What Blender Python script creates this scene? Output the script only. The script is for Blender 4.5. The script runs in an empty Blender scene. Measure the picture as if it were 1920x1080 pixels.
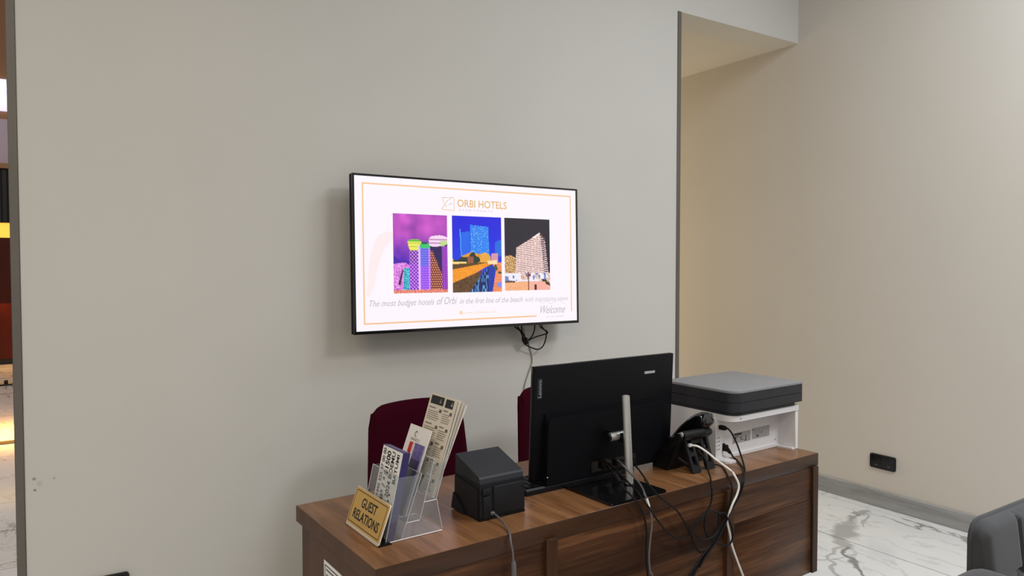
import bpy, bmesh, math, random
import numpy as np
from mathutils import Vector, Matrix
random.seed(7)
C = bpy.context.scene
COL = C.collection
R = math.radians

# ------------------------------------------------------------------ camera, world, lights, exposure
cd = bpy.data.cameras.new('camera'); cam = bpy.data.objects.new('camera', cd); COL.objects.link(cam)
cd.sensor_width = 36; cd.lens = 1351.08 / 1920 * 36; cd.clip_start = .02; cd.clip_end = 100
cam.location = (0, 0, 1.4)
cam.rotation_euler = (R(90 - 1.795), 0, R(56.866 - 90))
C.camera = cam
C.view_settings.view_transform = 'Standard'; C.view_settings.look = 'None'
C.view_settings.gamma = 1; C.view_settings.use_curve_mapping = False
C.view_settings.exposure = 0.0
w = bpy.data.worlds.new('world'); C.world = w; w.use_nodes = True
w.node_tree.nodes['Background'].inputs[0].default_value = (1.0, .985, .96, 1)
w.node_tree.nodes['Background'].inputs[1].default_value = .56


def area(name, loc, size, energy, color=(1, .95, .88), target=None):
    l = bpy.data.lights.new(name, 'AREA'); l.shape = 'RECTANGLE'; l.size, l.size_y = size
    l.energy = energy; l.color = color
    o = bpy.data.objects.new(name, l); COL.objects.link(o); o.location = loc
    if target:
        o.rotation_euler = (Vector(target) - Vector(loc)).to_track_quat('-Z', 'Y').to_euler()
    return o


for x, y, e, c in [(-1.25, .5, 33, (1, .82, .57)), (3.0, .8, 34, (.80, .90, 1)), (-1.4, -1.6, 44, (1, .90, .74)), (.6, -2.2, 14, (.95, .98, 1)),
                   (2.75, -.6, 72, (.95, .97, 1))]:
    area('ceiling_panel_light', (x, y, 3.52), (.9, .9), e, c)
area('passage_fill_light', (3.5, 6.0, 1.25), (.9, 2.0), 40, (1, .85, .58), (3.6, 3.0, 1.0))  # unseen light added to warm the passage wall
area('far_floor_fill', (-1.0, 12.3, 1.0), (2.4, .3), 34, (1, .46, .10), (-1.0, 11.0, 0))  # unseen low light added for the amber glow on the far floor
area('far_fill_light', (-1.0, 6.2, 4.6), (1.2, 1.2), 90, (1, .88, .80))  # unseen overhead light added to brighten the rest of the far room

# ------------------------------------------------------------------ materials


def lin(c):
    return tuple(((v / 255) / 12.92 if v / 255 <= .04045 else ((v / 255 + .055) / 1.055) ** 2.4) for v in c)


def mat(name, rgb, rough=.5, metal=0., var=0., vscale=30., bump=0., bscale=200., emit=0., spec=.5, coat=0.):
    m = bpy.data.materials.new(name); m.use_nodes = True
    n = m.node_tree.nodes; l = m.node_tree.links; p = n['Principled BSDF']
    c = lin(rgb)
    p.inputs['Base Color'].default_value = (*c, 1); p.inputs['Roughness'].default_value = rough
    p.inputs['Metallic'].default_value = metal; p.inputs['Specular IOR Level'].default_value = spec
    p.inputs['Coat Weight'].default_value = coat; p.inputs['Coat Roughness'].default_value = .1
    if emit:
        p.inputs['Emission Color'].default_value = (*c, 1); p.inputs['Emission Strength'].default_value = emit
    if var or bump:
        tc = n.new('ShaderNodeTexCoord')
    if var:
        t = n.new('ShaderNodeTexNoise'); t.inputs['Scale'].default_value = vscale; t.inputs['Detail'].default_value = 4
        l.new(tc.outputs['Object'], t.inputs['Vector'])
        mr = n.new('ShaderNodeMapRange'); mr.inputs[1].default_value = .3; mr.inputs[2].default_value = .7
        mr.inputs[3].default_value = 1 - var; mr.inputs[4].default_value = 1 + var
        l.new(t.outputs['Fac'], mr.inputs[0])
        h = n.new('ShaderNodeHueSaturation'); h.inputs['Color'].default_value = (*c, 1)
        l.new(mr.outputs[0], h.inputs['Value']); l.new(h.outputs[0], p.inputs['Base Color'])
    if bump:
        t2 = n.new('ShaderNodeTexNoise'); t2.inputs['Scale'].default_value = bscale; t2.inputs['Detail'].default_value = 3
        l.new(tc.outputs['Object'], t2.inputs['Vector'])
        b = n.new('ShaderNodeBump'); b.inputs['Strength'].default_value = bump; b.inputs['Distance'].default_value = .002
        l.new(t2.outputs['Fac'], b.inputs['Height']); l.new(b.outputs[0], p.inputs['Normal'])
    return m


def wood(name, stops, scale, rough=.35, seed=0., fine=(1, 1, 1), spec=.2):
    """laminate: stretched noise bands (scale small along the grain) with fine streaks"""
    m = bpy.data.materials.new(name); m.use_nodes = True
    n = m.node_tree.nodes; l = m.node_tree.links; p = n['Principled BSDF']
    tc = n.new('ShaderNodeTexCoord')
    mp = n.new('ShaderNodeMapping'); mp.inputs['Scale'].default_value = scale; mp.inputs['Location'].default_value = (seed, seed * .7, seed * 1.3)
    l.new(tc.outputs['Object'], mp.inputs[0])
    a = n.new('ShaderNodeTexNoise'); a.inputs['Scale'].default_value = 1; a.inputs['Detail'].default_value = 5
    a.inputs['Roughness'].default_value = .55; a.inputs['Distortion'].default_value = .55
    l.new(mp.outputs[0], a.inputs['Vector'])
    mp2 = n.new('ShaderNodeMapping'); mp2.inputs['Scale'].default_value = tuple(s * f for s, f in zip(scale, fine))
    l.new(tc.outputs['Object'], mp2.inputs[0])
    b = n.new('ShaderNodeTexNoise'); b.inputs['Scale'].default_value = 1; b.inputs['Detail'].default_value = 3
    l.new(mp2.outputs[0], b.inputs['Vector'])
    mx = n.new('ShaderNodeMix'); mx.data_type = 'FLOAT'; mx.inputs[0].default_value = .32
    l.new(a.outputs['Fac'], mx.inputs[2]); l.new(b.outputs['Fac'], mx.inputs[3])
    r = n.new('ShaderNodeValToRGB'); e = r.color_ramp.elements
    e[0].position, e[0].color = stops[0][0], (*lin(stops[0][1]), 1)
    e[1].position, e[1].color = stops[-1][0], (*lin(stops[-1][1]), 1)
    for pos, c in stops[1:-1]:
        k = e.new(pos); k.color = (*lin(c), 1)
    l.new(mx.outputs[0], r.inputs[0]); l.new(r.outputs[0], p.inputs['Base Color'])
    p.inputs['Roughness'].default_value = rough; p.inputs['Specular IOR Level'].default_value = spec
    bp = n.new('ShaderNodeBump'); bp.inputs['Strength'].default_value = .12; bp.inputs['Distance'].default_value = .001
    l.new(b.outputs['Fac'], bp.inputs['Height']); l.new(bp.outputs[0], p.inputs['Normal'])
    return m


def wall_mat(name, rgb, spots=()):
    """matt painted plaster with a fine roller texture, faint mottling and a few scuffs"""
    m = mat(name, rgb, .75, var=.018, vscale=1.6, bump=.10, bscale=260., spec=.25)
    n = m.node_tree.nodes; l = m.node_tree.links; p = n['Principled BSDF']
    if spots:
        src = p.inputs['Base Color'].links[0].from_socket
        geo = n.new('ShaderNodeNewGeometry')
        nz = n.new('ShaderNodeTexNoise'); nz.inputs['Scale'].default_value = 60
        l.new(geo.outputs['Position'], nz.inputs['Vector'])
        for loc, rad, amt in spots:
            d = n.new('ShaderNodeVectorMath'); d.operation = 'DISTANCE'; d.inputs[1].default_value = loc
            l.new(geo.outputs['Position'], d.inputs[0])
            ad = n.new('ShaderNodeMath'); ad.operation = 'MULTIPLY_ADD'; ad.inputs[1].default_value = rad * 1.4; ad.inputs[2].default_value = -rad * .7
            l.new(nz.outputs['Fac'], ad.inputs[0])
            s = n.new('ShaderNodeMath'); s.operation = 'ADD'; l.new(d.outputs['Value'], s.inputs[0]); l.new(ad.outputs[0], s.inputs[1])
            mr = n.new('ShaderNodeMapRange'); mr.interpolation_type = 'SMOOTHSTEP'
            mr.inputs[1].default_value = 0; mr.inputs[2].default_value = rad; mr.inputs[3].default_value = amt; mr.inputs[4].default_value = 0
            l.new(s.outputs[0], mr.inputs[0])
            mx = n.new('ShaderNodeMix'); mx.data_type = 'RGBA'; mx.inputs[7].default_value = (*lin((88, 78, 62)), 1)
            l.new(mr.outputs[0], mx.inputs[0]); l.new(src, mx.inputs[6]); src = mx.outputs[2]
        l.new(src, p.inputs['Base Color'])
    return m


BOLD = [((3.92, 2.295), (3.82, 2.32), .022, .55), ((3.82, 2.32), (3.715, 2.269), .02, .7), ((3.715, 2.269), (3.59, 2.23), .05, .55), ((3.59, 2.23), (3.457, 2.166), .085, .6),
        ((3.457, 2.166), (3.324, 2.069), .05, .55), ((3.324, 2.069), (3.177, 1.924), .022, .85), ((3.177, 1.924), (3.05, 1.79), .020, .85), ((3.87, 2.285), (3.657, 2.167), .012, .5),
        ((3.324, 2.085), (3.125, 2.029), .018, .45), ((3.125, 2.029), (2.95, 1.85), .02, .5)]


def marble(name, base, vein, rough=.10):
    m = bpy.data.materials.new(name); m.use_nodes = True
    n = m.node_tree.nodes; l = m.node_tree.links; p = n['Principled BSDF']
    g = n.new('ShaderNodeNewGeometry'); oi = n.new('ShaderNodeObjectInfo')
    off = n.new('ShaderNodeVectorMath'); off.operation = 'MULTIPLY_ADD'
    cb = n.new('ShaderNodeCombineXYZ'); l.new(oi.outputs['Random'], cb.inputs[2])
    off.inputs[1].default_value = (1, 1, 6); l.new(cb.outputs[0], off.inputs[0]); l.new(g.outputs['Position'], off.inputs[2])

    def veins(scale, width, amt, dist, loc):
        mp = n.new('ShaderNodeMapping'); mp.inputs['Location'].default_value = loc; mp.inputs['Scale'].default_value = scale
        mp.inputs['Rotation'].default_value = (0, 0, .5)
        l.new(off.outputs[0], mp.inputs[0])
        t = n.new('ShaderNodeTexNoise'); t.inputs['Scale'].default_value = 1; t.inputs['Detail'].default_value = 7
        t.inputs['Roughness'].default_value = .58; t.inputs['Distortion'].default_value = dist
        l.new(mp.outputs[0], t.inputs['Vector'])
        s = n.new('ShaderNodeMath'); s.operation = 'SUBTRACT'; s.inputs[1].default_value = .5; l.new(t.outputs['Fac'], s.inputs[0])
        a = n.new('ShaderNodeMath'); a.operation = 'ABSOLUTE'; l.new(s.outputs[0], a.inputs[0])
        r = n.new('ShaderNodeMapRange'); r.interpolation_type = 'SMOOTHSTEP'
        r.inputs[1].default_value = 0; r.inputs[2].default_value = width; r.inputs[3].default_value = amt; r.inputs[4].default_value = 0
        l.new(a.outputs[0], r.inputs[0])
        return r.outputs[0]
    v1 = veins((1.5, .8, 1), .016, .85, .6, (3.1, 1.7, 0))
    v2 = veins((3.2, 1.5, 1), .02, .22, .5, (9.4, 5.2, 3))
    big = n.new('ShaderNodeTexNoise'); big.inputs['Scale'].default_value = 2.3; big.inputs['Detail'].default_value = 5
    l.new(off.outputs[0], big.inputs['Vector'])
    gate = n.new('ShaderNodeMapRange'); gate.inputs[1].default_value = .42; gate.inputs[2].default_value = .62
    l.new(big.outputs['Fac'], gate.inputs[0])
    mu = n.new('ShaderNodeMath'); mu.operation = 'MULTIPLY'; l.new(v1, mu.inputs[0]); l.new(gate.outputs[0], mu.inputs[1])
    ad = n.new('ShaderNodeMath'); ad.operation = 'ADD'; ad.use_clamp = True; l.new(mu.outputs[0], ad.inputs[0]); l.new(v2, ad.inputs[1])
    # the one bold vein of the slabs beside the desk
    wn = n.new('ShaderNodeTexNoise'); wn.inputs['Scale'].default_value = 9; wn.inputs['Detail'].default_value = 5
    l.new(g.outputs['Position'], wn.inputs['Vector'])
    wd = n.new('ShaderNodeVectorMath'); wd.operation = 'MULTIPLY_ADD'; wd.inputs[1].default_value = (.16, .16, 0)
    l.new(wn.outputs['Color'], wd.inputs[0]); sub = n.new('ShaderNodeVectorMath'); sub.operation = 'SUBTRACT'; sub.inputs[1].default_value = (.08, .08, 0)
    l.new(g.outputs['Position'], sub.inputs[0]); l.new(sub.outputs[0], wd.inputs[2])
    acc = ad.outputs[0]
    for (ax, ay), (bx_, by_), wdt, amt in BOLD:
        dx, dy = bx_ - ax, by_ - ay; L2 = dx * dx + dy * dy
        pa = n.new('ShaderNodeVectorMath'); pa.operation = 'SUBTRACT'; pa.inputs[1].default_value = (ax, ay, 0); l.new(wd.outputs[0], pa.inputs[0])
        fl_ = n.new('ShaderNodeVectorMath'); fl_.operation = 'MULTIPLY'; fl_.inputs[1].default_value = (1, 1, 0); l.new(pa.outputs[0], fl_.inputs[0])
        dt = n.new('ShaderNodeVectorMath'); dt.operation = 'DOT_PRODUCT'; dt.inputs[1].default_value = (dx / L2, dy / L2, 0); l.new(fl_.outputs[0], dt.inputs[0])
        cp = n.new('ShaderNodeClamp'); l.new(dt.outputs['Value'], cp.inputs[0])
        sc2 = n.new('ShaderNodeVectorMath'); sc2.operation = 'SCALE'; sc2.inputs[0].default_value = (dx, dy, 0); l.new(cp.outputs[0], sc2.inputs[3])
        ds = n.new('ShaderNodeVectorMath'); ds.operation = 'DISTANCE'; l.new(fl_.outputs[0], ds.inputs[0]); l.new(sc2.outputs[0], ds.inputs[1])
        rm = n.new('ShaderNodeMapRange'); rm.interpolation_type = 'SMOOTHSTEP'; rm.inputs[1].default_value = wdt * .35; rm.inputs[2].default_value = wdt
        rm.inputs[3].default_value = amt; rm.inputs[4].default_value = 0; l.new(ds.outputs['Value'], rm.inputs[0])
        mxm = n.new('ShaderNodeMath'); mxm.operation = 'MAXIMUM'; l.new(acc, mxm.inputs[0]); l.new(rm.outputs[0], mxm.inputs[1]); acc = mxm.outputs[0]
    cl = n.new('ShaderNodeMix'); cl.data_type = 'RGBA'
    cl.inputs[6].default_value = (*lin(base), 1); cl.inputs[7].default_value = (*lin(tuple(.91 * v for v in base)), 1)
    l.new(big.outputs['Fac'], cl.inputs[0])
    mx = n.new('ShaderNodeMix'); mx.data_type = 'RGBA'; mx.inputs[7].default_value = (*lin(vein), 1)
    l.new(acc, mx.inputs[0]); l.new(cl.outputs[2], mx.inputs[6]); l.new(mx.outputs[2], p.inputs['Base Color'])
    p.inputs['Roughness'].default_value = rough
    return m


def acrylic():
    """clear acrylic sheet: mostly see-through, with a grazing-angle sheen"""
    m = bpy.data.materials.new('clear_acrylic'); m.use_nodes = True
    n = m.node_tree.nodes; l = m.node_tree.links; n.remove(n['Principled BSDF']); out = n['Material Output']
    t = n.new('ShaderNodeBsdfTransparent'); t.inputs[0].default_value = (.955, .965, .97, 1)
    g = n.new('ShaderNodeBsdfGlossy'); g.inputs['Roughness'].default_value = .08
    d = n.new('ShaderNodeBsdfDiffuse'); d.inputs[0].default_value = (.70, .71, .72, 1)
    lw = n.new('ShaderNodeLayerWeight'); lw.inputs[0].default_value = .5
    pw = n.new('ShaderNodeMath'); pw.operation = 'POWER'; pw.inputs[1].default_value = 4; l.new(lw.outputs['Facing'], pw.inputs[0])
    fr = n.new('ShaderNodeMath'); fr.operation = 'MULTIPLY_ADD'; fr.inputs[1].default_value = .5; fr.inputs[2].default_value = .025
    l.new(pw.outputs[0], fr.inputs[0])
    tx = n.new('ShaderNodeTexNoise'); tx.inputs['Scale'].default_value = 25
    mr = n.new('ShaderNodeMapRange'); mr.inputs[3].default_value = .02; mr.inputs[4].default_value = .10
    l.new(tx.outputs['Fac'], mr.inputs[0])
    a = n.new('ShaderNodeMixShader'); l.new(mr.outputs[0], a.inputs[0]); l.new(t.outputs[0], a.inputs[1]); l.new(d.outputs[0], a.inputs[2])
    b = n.new('ShaderNodeMixShader'); l.new(fr.outputs[0], b.inputs[0]); l.new(a.outputs[0], b.inputs[1]); l.new(g.outputs[0], b.inputs[2])
    l.new(b.outputs[0], out.inputs[0])
    return m


def picture_mat():
    m = bpy.data.materials.new('screen_picture'); m.use_nodes = True
    n = m.node_tree.nodes; l = m.node_tree.links; p = n['Principled BSDF']
    at = n.new('ShaderNodeAttribute'); at.attribute_name = 'Col'
    p.inputs['Base Color'].default_value = (.01, .01, .01, 1); p.inputs['Roughness'].default_value = .3
    l.new(at.outputs['Color'], p.inputs['Emission Color']); p.inputs['Emission Strength'].default_value = 1.0
    return m


def screen_ink(name, rgb, s=1.0):
    m = mat(name, rgb, .35, emit=s)
    m.node_tree.nodes['Principled BSDF'].inputs['Base Color'].default_value = (.02, .02, .02, 1)
    return m


M = {}
M['wall'] = wall_mat('wall_paint', (200, 197, 191), [((-.033, 2.88, .684), .009, .7), ((-.031, 2.88, .647), .007, .9), ((-.018, 2.88, .665), .014, .25), ((.024, 2.88, .678), .006, .4)])
M['wallwarm'] = wall_mat('wall_paint_warm_lit', (205, 198, 188))  # same paint as the back wall, warmer light put into its colour
M['ceil'] = mat('ceiling_paint', (215, 212, 206), .8, var=.01, vscale=2)
M['trim'] = mat('grey_aluminium_trim', (104, 99, 92), .42, .3, var=.03, vscale=3)
M['base'] = wood('grey_skirting', [(.3, (132, 132, 131)), (.5, (152, 152, 151)), (.7, (166, 166, 164))], (30, 2.2, 30), .4, 2.0, (2, 4, 2))
M['tile'] = marble('white_marble', (232, 233, 234), (112, 112, 106))
M['grout'] = mat('grout', (34, 34, 34), .9, var=.05)
M['brass'] = mat('bronze_strip', (70, 46, 32), .35, .6, var=.05)
S_ = [(.28, (38, 22, 14)), (.42, (58, 36, 23)), (.52, (78, 50, 32)), (.62, (106, 71, 46)), (.74, (66, 41, 27))]
TOPS = [(.28, (80, 51, 30)), (.42, (106, 72, 44)), (.55, (130, 90, 58)), (.64, (146, 104, 70)), (.76, (98, 65, 40))]
M['wtop'] = wood('walnut_top', TOPS, (17, 1.7, 8), .30, 1.0, (5, 3, 1), .42)
M['wfront'] = wood('walnut_front', S_, (.8, 8, 17), .36, 4.0, (5, 1, 6))
M['wfront2'] = wood('walnut_front_b', S_, (.8, 8, 17), .36, 9.3, (5, 1, 6))
M['wfascia'] = wood('walnut_edge', [(.3, (40, 24, 15)), (.6, (66, 42, 27)), (.8, (52, 32, 21))], (1.8, 8, 20), .32, 3.0, (4, 1, 3), .25)
M['wbatten'] = wood('walnut_batten', [(.3, (46, 29, 20)), (.7, (78, 51, 35))], (16, 16, 1.5), .36, 5.0, (3, 3, 4))
M['wside'] = wood('walnut_side', [(.3, (62, 40, 26)), (.6, (86, 57, 38)), (.8, (72, 47, 31))], (8, 10, 1.4), .4, 6.0, (1, 3, 3))
M['black'] = mat('black_plastic', (15, 15, 17), .42, spec=.22, var=.04, vscale=40, bump=.05, bscale=900)
M['blackg'] = mat('black_gloss_plastic', (14, 14, 16), .12, var=.03, vscale=9)
M['blackm'] = mat('matt_black_plastic', (10, 11, 15), .5, spec=.12, var=.05, vscale=14, bump=.04, bscale=1200)
M['socket'] = mat('socket_black', (10, 10, 11), .3, var=.04)
M['dgrey'] = mat('charcoal_plastic', (44, 45, 50), .5, spec=.22, var=.03, vscale=30, bump=.06, bscale=900)
M['dgrey2'] = mat('dark_charcoal_plastic', (26, 26, 30), .5, spec=.22, var=.03, vscale=30, bump=.06, bscale=900)
M['lid'] = mat('scanner_lid_grey', (133, 133, 135), .55, var=.02, vscale=20)
M['lidside'] = mat('scanner_charcoal', (44, 45, 49), .5, spec=.25, var=.03, vscale=20)
M['pwhite'] = mat('printer_white', (218, 217, 219), .45, var=.012, vscale=12)
M['label'] = mat('rating_label', (158, 158, 160), .5, var=.12, vscale=90)
M['ink'] = mat('black_ink', (22, 20, 22), .6, var=.05)
M['greyink'] = mat('grey_ink', (110, 108, 104), .6, var=.05)
M['steel'] = mat('brushed_aluminium', (196, 194, 190), .34, .75, var=.05, vscale=60)
M['badge'] = mat('badge_plate', (34, 37, 43), .4, spec=.2)
M['badgeink'] = mat('badge_lettering', (132, 138, 142), .4)
M['silver'] = mat('silver_badge', (186, 186, 190), .35, .4, var=.05, vscale=80)
M['cablek'] = mat('black_cable', (14, 12, 12), .55, spec=.2, var=.05)
M['cableg'] = mat('grey_cable', (92, 89, 90), .5, var=.05)
M['cablew'] = mat('white_cable', (226, 222, 216), .45, var=.03)
M['gold'] = mat('brushed_gold_plate', (206, 164, 84), .32, .45, var=.05, vscale=9)
M['acr'] = acrylic()
M['acre'] = mat('acrylic_cut_edge', (196, 196, 200), .25, var=.04)
M['paper'] = mat('white_paper', (232, 229, 226), .7, var=.015, vscale=20)
M['cream'] = mat('cream_paper', (216, 206, 190), .7, var=.02, vscale=20)
M['purple'] = mat('purple_card', (40, 31, 88), .4, var=.10, vscale=50)
M['lilac'] = mat('violet_print', (104, 92, 160), .45, var=.30, vscale=70)
M['red'] = mat('red_plastic', (196, 40, 48), .4, var=.04)
M['burg'] = mat('burgundy_fabric', (52, 4, 20), .95, var=.10, vscale=160, bump=.2, bscale=900, spec=.06)
M['metalk'] = mat('black_metal', (18, 18, 19), .4, .5, var=.04)
M['velvet'] = mat('grey_velvet', (70, 71, 74), .85, var=.10, vscale=9, bump=.12, bscale=700, spec=.2)
M['velvet'].node_tree.nodes['Principled BSDF'].inputs['Sheen Weight'].default_value = .2
M['screen'] = screen_ink('screen_white', (251, 243, 250), 1.0)
M['s_orange'] = screen_ink('screen_orange', (244, 196, 150), 1.0)
M['s_gold'] = screen_ink('screen_gold', (226, 178, 112), 1.0)
M['s_grey'] = screen_ink('screen_grey', (186, 180, 188), 1.0)
M['s_lgrey'] = screen_ink('screen_light_grey', (206, 196, 210), 1.0)
M['s_pink'] = screen_ink('screen_pink', (250, 234, 236), 1.0)
M['s_or2'] = screen_ink('screen_pale_orange', (246, 214, 186), 1.0)
M['pic'] = picture_mat()
M['farwood'] = wood('red_wood', [(.3, (62, 18, 4)), (.7, (92, 30, 8))], (9, 9, 1.2), .35, 3.)
M['slat'] = mat('dark_slats', (16, 11, 8), .5, var=.1, vscale=6)
M['farwall'] = mat('far_wall_paint', (178, 132, 96), .8, var=.03, vscale=2)
M['glow'] = mat('lit_amber_strip', (255, 196, 74), .5, emit=1.0)
M['window'] = mat('daylit_pane', (226, 220, 250), .3, emit=.9)
M['pane2'] = mat('pale_panel', (222, 206, 222), .5, var=.02)

# ------------------------------------------------------------------ mesh helpers


class MB:
    def __init__(s): s.v = []; s.f = []; s.sm = []

    def add(s, vs, fs, smooth=False):
        b = len(s.v); s.v += [tuple(map(float, p)) for p in vs]
        s.f += [tuple(i + b for i in f) for f in fs]; s.sm += [smooth] * len(fs); return s

    def box(s, x0, x1, y0, y1, z0, z1, r=0., seg=2):
        if r > 0:
            bm = bmesh.new(); bmesh.ops.create_cube(bm, size=1)
            for q in bm.verts: q.co = ((x0 + x1) / 2 + q.co.x * (x1 - x0), (y0 + y1) / 2 + q.co.y * (y1 - y0), (z0 + z1) / 2 + q.co.z * (z1 - z0))
            bmesh.ops.bevel(bm, geom=bm.edges[:], offset=r, segments=seg, profile=.5, affect='EDGES')
            return s.bm(bm, True)
        return s.prism([(x0, y0), (x1, y0), (x1, y1), (x0, y1)], z0, z1)

    def bm(s, bm, smooth=False, mtx=None):
        bm.verts.ensure_lookup_table(); bm.verts.index_update()
        vs = [(mtx @ q.co if mtx else q.co.copy()) for q in bm.verts]
        s.add([tuple(q) for q in vs], [tuple(q.index for q in f.verts) for f in bm.faces], smooth); bm.free(); return s

    def prism(s, poly, a, b, axis='z', smooth=False):
        """polygon extruded from a to b; axis z: poly in (x,y); axis y: (x,z); axis x: (y,z)"""
        n = len(poly)
        def P(p, t):
            return {'z': (p[0], p[1], t), 'y': (p[0], t, p[1]), 'x': (t, p[0], p[1])}[axis]
        vs = [P(p, a) for p in poly] + [P(p, b) for p in poly]
        fs = [tuple(range(n - 1, -1, -1)), tuple(range(n, 2 * n))]
        bb = len(s.v); s.v += [tuple(map(float, q)) for q in vs]
        s.f += [tuple(i + bb for i in f) for f in fs]; s.sm += [False, False]
        for i in range(n):
            j = (i + 1) % n; s.f.append((bb + i, bb + j, bb + n + j, bb + n + i)); s.sm.append(smooth)
        return s

    def tube(s, pts, r, seg=8, sub=6, caps=True):
        P = smooth_path(pts, sub) if sub > 1 and len(pts) > 2 else [Vector(p) for p in pts]
        n = len(P); rr = r if callable(r) else (lambda t: r)
        d0 = (P[1] - P[0]).normalized(); up = Vector((0, 0, 1)) if abs(d0.z) < .9 else Vector((1, 0, 0))
        nx = d0.cross(up).normalized(); vs = []; fs = []
        for i, p in enumerate(P):
            d = (P[min(i + 1, n - 1)] - P[max(i - 1, 0)]).normalized()
            nx = (nx - d * nx.dot(d)).normalized(); ny = d.cross(nx); q = rr(i / (n - 1))
            for k in range(seg):
                a = 2 * math.pi * k / seg; vs.append(p + nx * (q * math.cos(a)) + ny * (q * math.sin(a)))
        for i in range(n - 1):
            for k in range(seg):
                k2 = (k + 1) % seg; fs.append((i * seg + k, i * seg + k2, (i + 1) * seg + k2, (i + 1) * seg + k))
        s.add(vs, fs, True)
        if caps:
            b = len(s.v) - len(vs)
            s.f += [tuple(b + k for k in range(seg - 1, -1, -1)), tuple(b + (n - 1) * seg + k for k in range(seg))]; s.sm += [False, False]
        return s

    def cyl(s, a, b, r, seg=20, r2=None):
        r2 = r if r2 is None else r2
        return s.tube([a, b], lambda t: r + (r2 - r) * t, seg, 1)

    def sheet(s, a, b, far, t):
        """thin plate spanned by edge a->b and vector far, thickness vector t"""
        a, b, far, t = map(Vector, (a, b, far, t))
        vs = [a, b, b + far, a + far]; vs += [p + t for p in vs]
        return s.add(vs, [(3, 2, 1, 0), (4, 5, 6, 7), (0, 1, 5, 4), (1, 2, 6, 5), (2, 3, 7, 6), (3, 0, 4, 7)])


def smooth_path(pts, sub):
    P = [Vector(p) for p in pts]; o = []
    for i in range(len(P) - 1):
        p0, p1, p2, p3 = P[max(i - 1, 0)], P[i], P[i + 1], P[min(i + 2, len(P) - 1)]
        for k in range(sub):
            t = k / sub
            o.append(.5 * (2 * p1 + (p2 - p0) * t + (2 * p0 - 5 * p1 + 4 * p2 - p3) * t * t + (3 * p1 - p0 - 3 * p2 + p3) * t ** 3))
    return o + [P[-1]]


def rrect(x0, x1, y0, y1, r, seg=6):
    o = []
    rs = r if isinstance(r, (list, tuple)) else [r] * 4
    for (cx, cy, a0), q in zip([(x1, y0, -90), (x1, y1, 0), (x0, y1, 90), (x0, y0, 180)], rs):
        sx = -1 if cx == x1 else 1; sy = 1 if cy == y0 else -1
        for k in range(seg + 1):
            a = R(a0 + 90 * k / seg); o.append((cx + sx * q + q * math.cos(a), cy + sy * q + q * math.sin(a)))
    return o


# frames: the desk stands turned by 2.2 degrees; WORLD is the room
TH = R(2.2); DO = Vector((.596, 1.453, .74))
U = Vector((math.cos(TH), math.sin(TH), 0)); Vv = Vector((-math.sin(TH), math.cos(TH), 0))


class Frame:
    def __init__(s, o, rot=(0, 0, 0)): s.o = Vector(o); s.rot = rot; s.m = Matrix.Translation(s.o) @ __import__('mathutils').Euler(rot).to_matrix().to_4x4()


DESK = Frame(DO, (0, 0, TH)); WORLD = Frame((0, 0, 0))


def tag(o, label=None, cat=None, group=None, kind=None):
    if label: o['label'] = label
    if cat: o['category'] = cat
    if group: o['group'] = group
    if kind: o['kind'] = kind
    return o


def thing(name, label, cat, base, frame=DESK, group=None):
    o = bpy.data.objects.new(name, None); COL.objects.link(o)
    o.empty_display_size = .05
    o.location = frame.m @ Vector(base); o.rotation_euler = frame.rot
    tag(o, label, cat, group)
    o['_b'] = tuple(base)
    return o


BASES = {}


def mk(name, mb, m, off=(0, 0, 0)):
    me = bpy.data.meshes.new(name)
    me.from_pydata([(p[0] - off[0], p[1] - off[1], p[2] - off[2]) for p in mb.v], [], mb.f)
    me.polygons.foreach_set('use_smooth', mb.sm)
    me.validate(); me.update()
    bm = bmesh.new(); bm.from_mesh(me); bmesh.ops.recalc_face_normals(bm, faces=bm.faces[:]); bm.to_mesh(me); bm.free()
    if any(mb.sm):
        try: me.set_sharp_from_angle(angle=R(40))
        except Exception: pass
    me.materials.append(m)
    o = bpy.data.objects.new(name, me); COL.objects.link(o); return o


def part(parent, name, mb, m, label=None):
    """mesh child; vertices are written in the frame of the thing (desk or room), the base point is taken off"""
    root = parent
    while root.parent: root = root.parent
    b = BASES[root.name]
    o = mk(name, mb, m, b); o.parent = parent
    if label: o['label'] = label
    return o


_t = thing


def thing(name, label, cat, base, frame=DESK, group=None):
    o = bpy.data.objects.new(name, None); COL.objects.link(o)
    o.empty_display_size = .05
    o.location = frame.m @ Vector(base); o.rotation_euler = frame.rot
    tag(o, label, cat, group); BASES[o.name] = tuple(base)
    return o


def single(name, label, cat, mb, m, frame=DESK, group=None):
    """a thing that is one mesh"""
    b = tuple(sum(p[i] for p in mb.v) / len(mb.v) for i in range(2)) + (min(p[2] for p in mb.v),)
    o = mk(name, mb, m, b); o.location = frame.m @ Vector(b); o.rotation_euler = frame.rot
    BASES[o.name] = b
    return tag(o, label, cat, group)


def struct(name, mb, m, label=None):
    o = mk(name, mb, m); o['kind'] = 'structure'; BASES[o.name] = (0, 0, 0)
    if label: o['label'] = label
    return o


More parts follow.
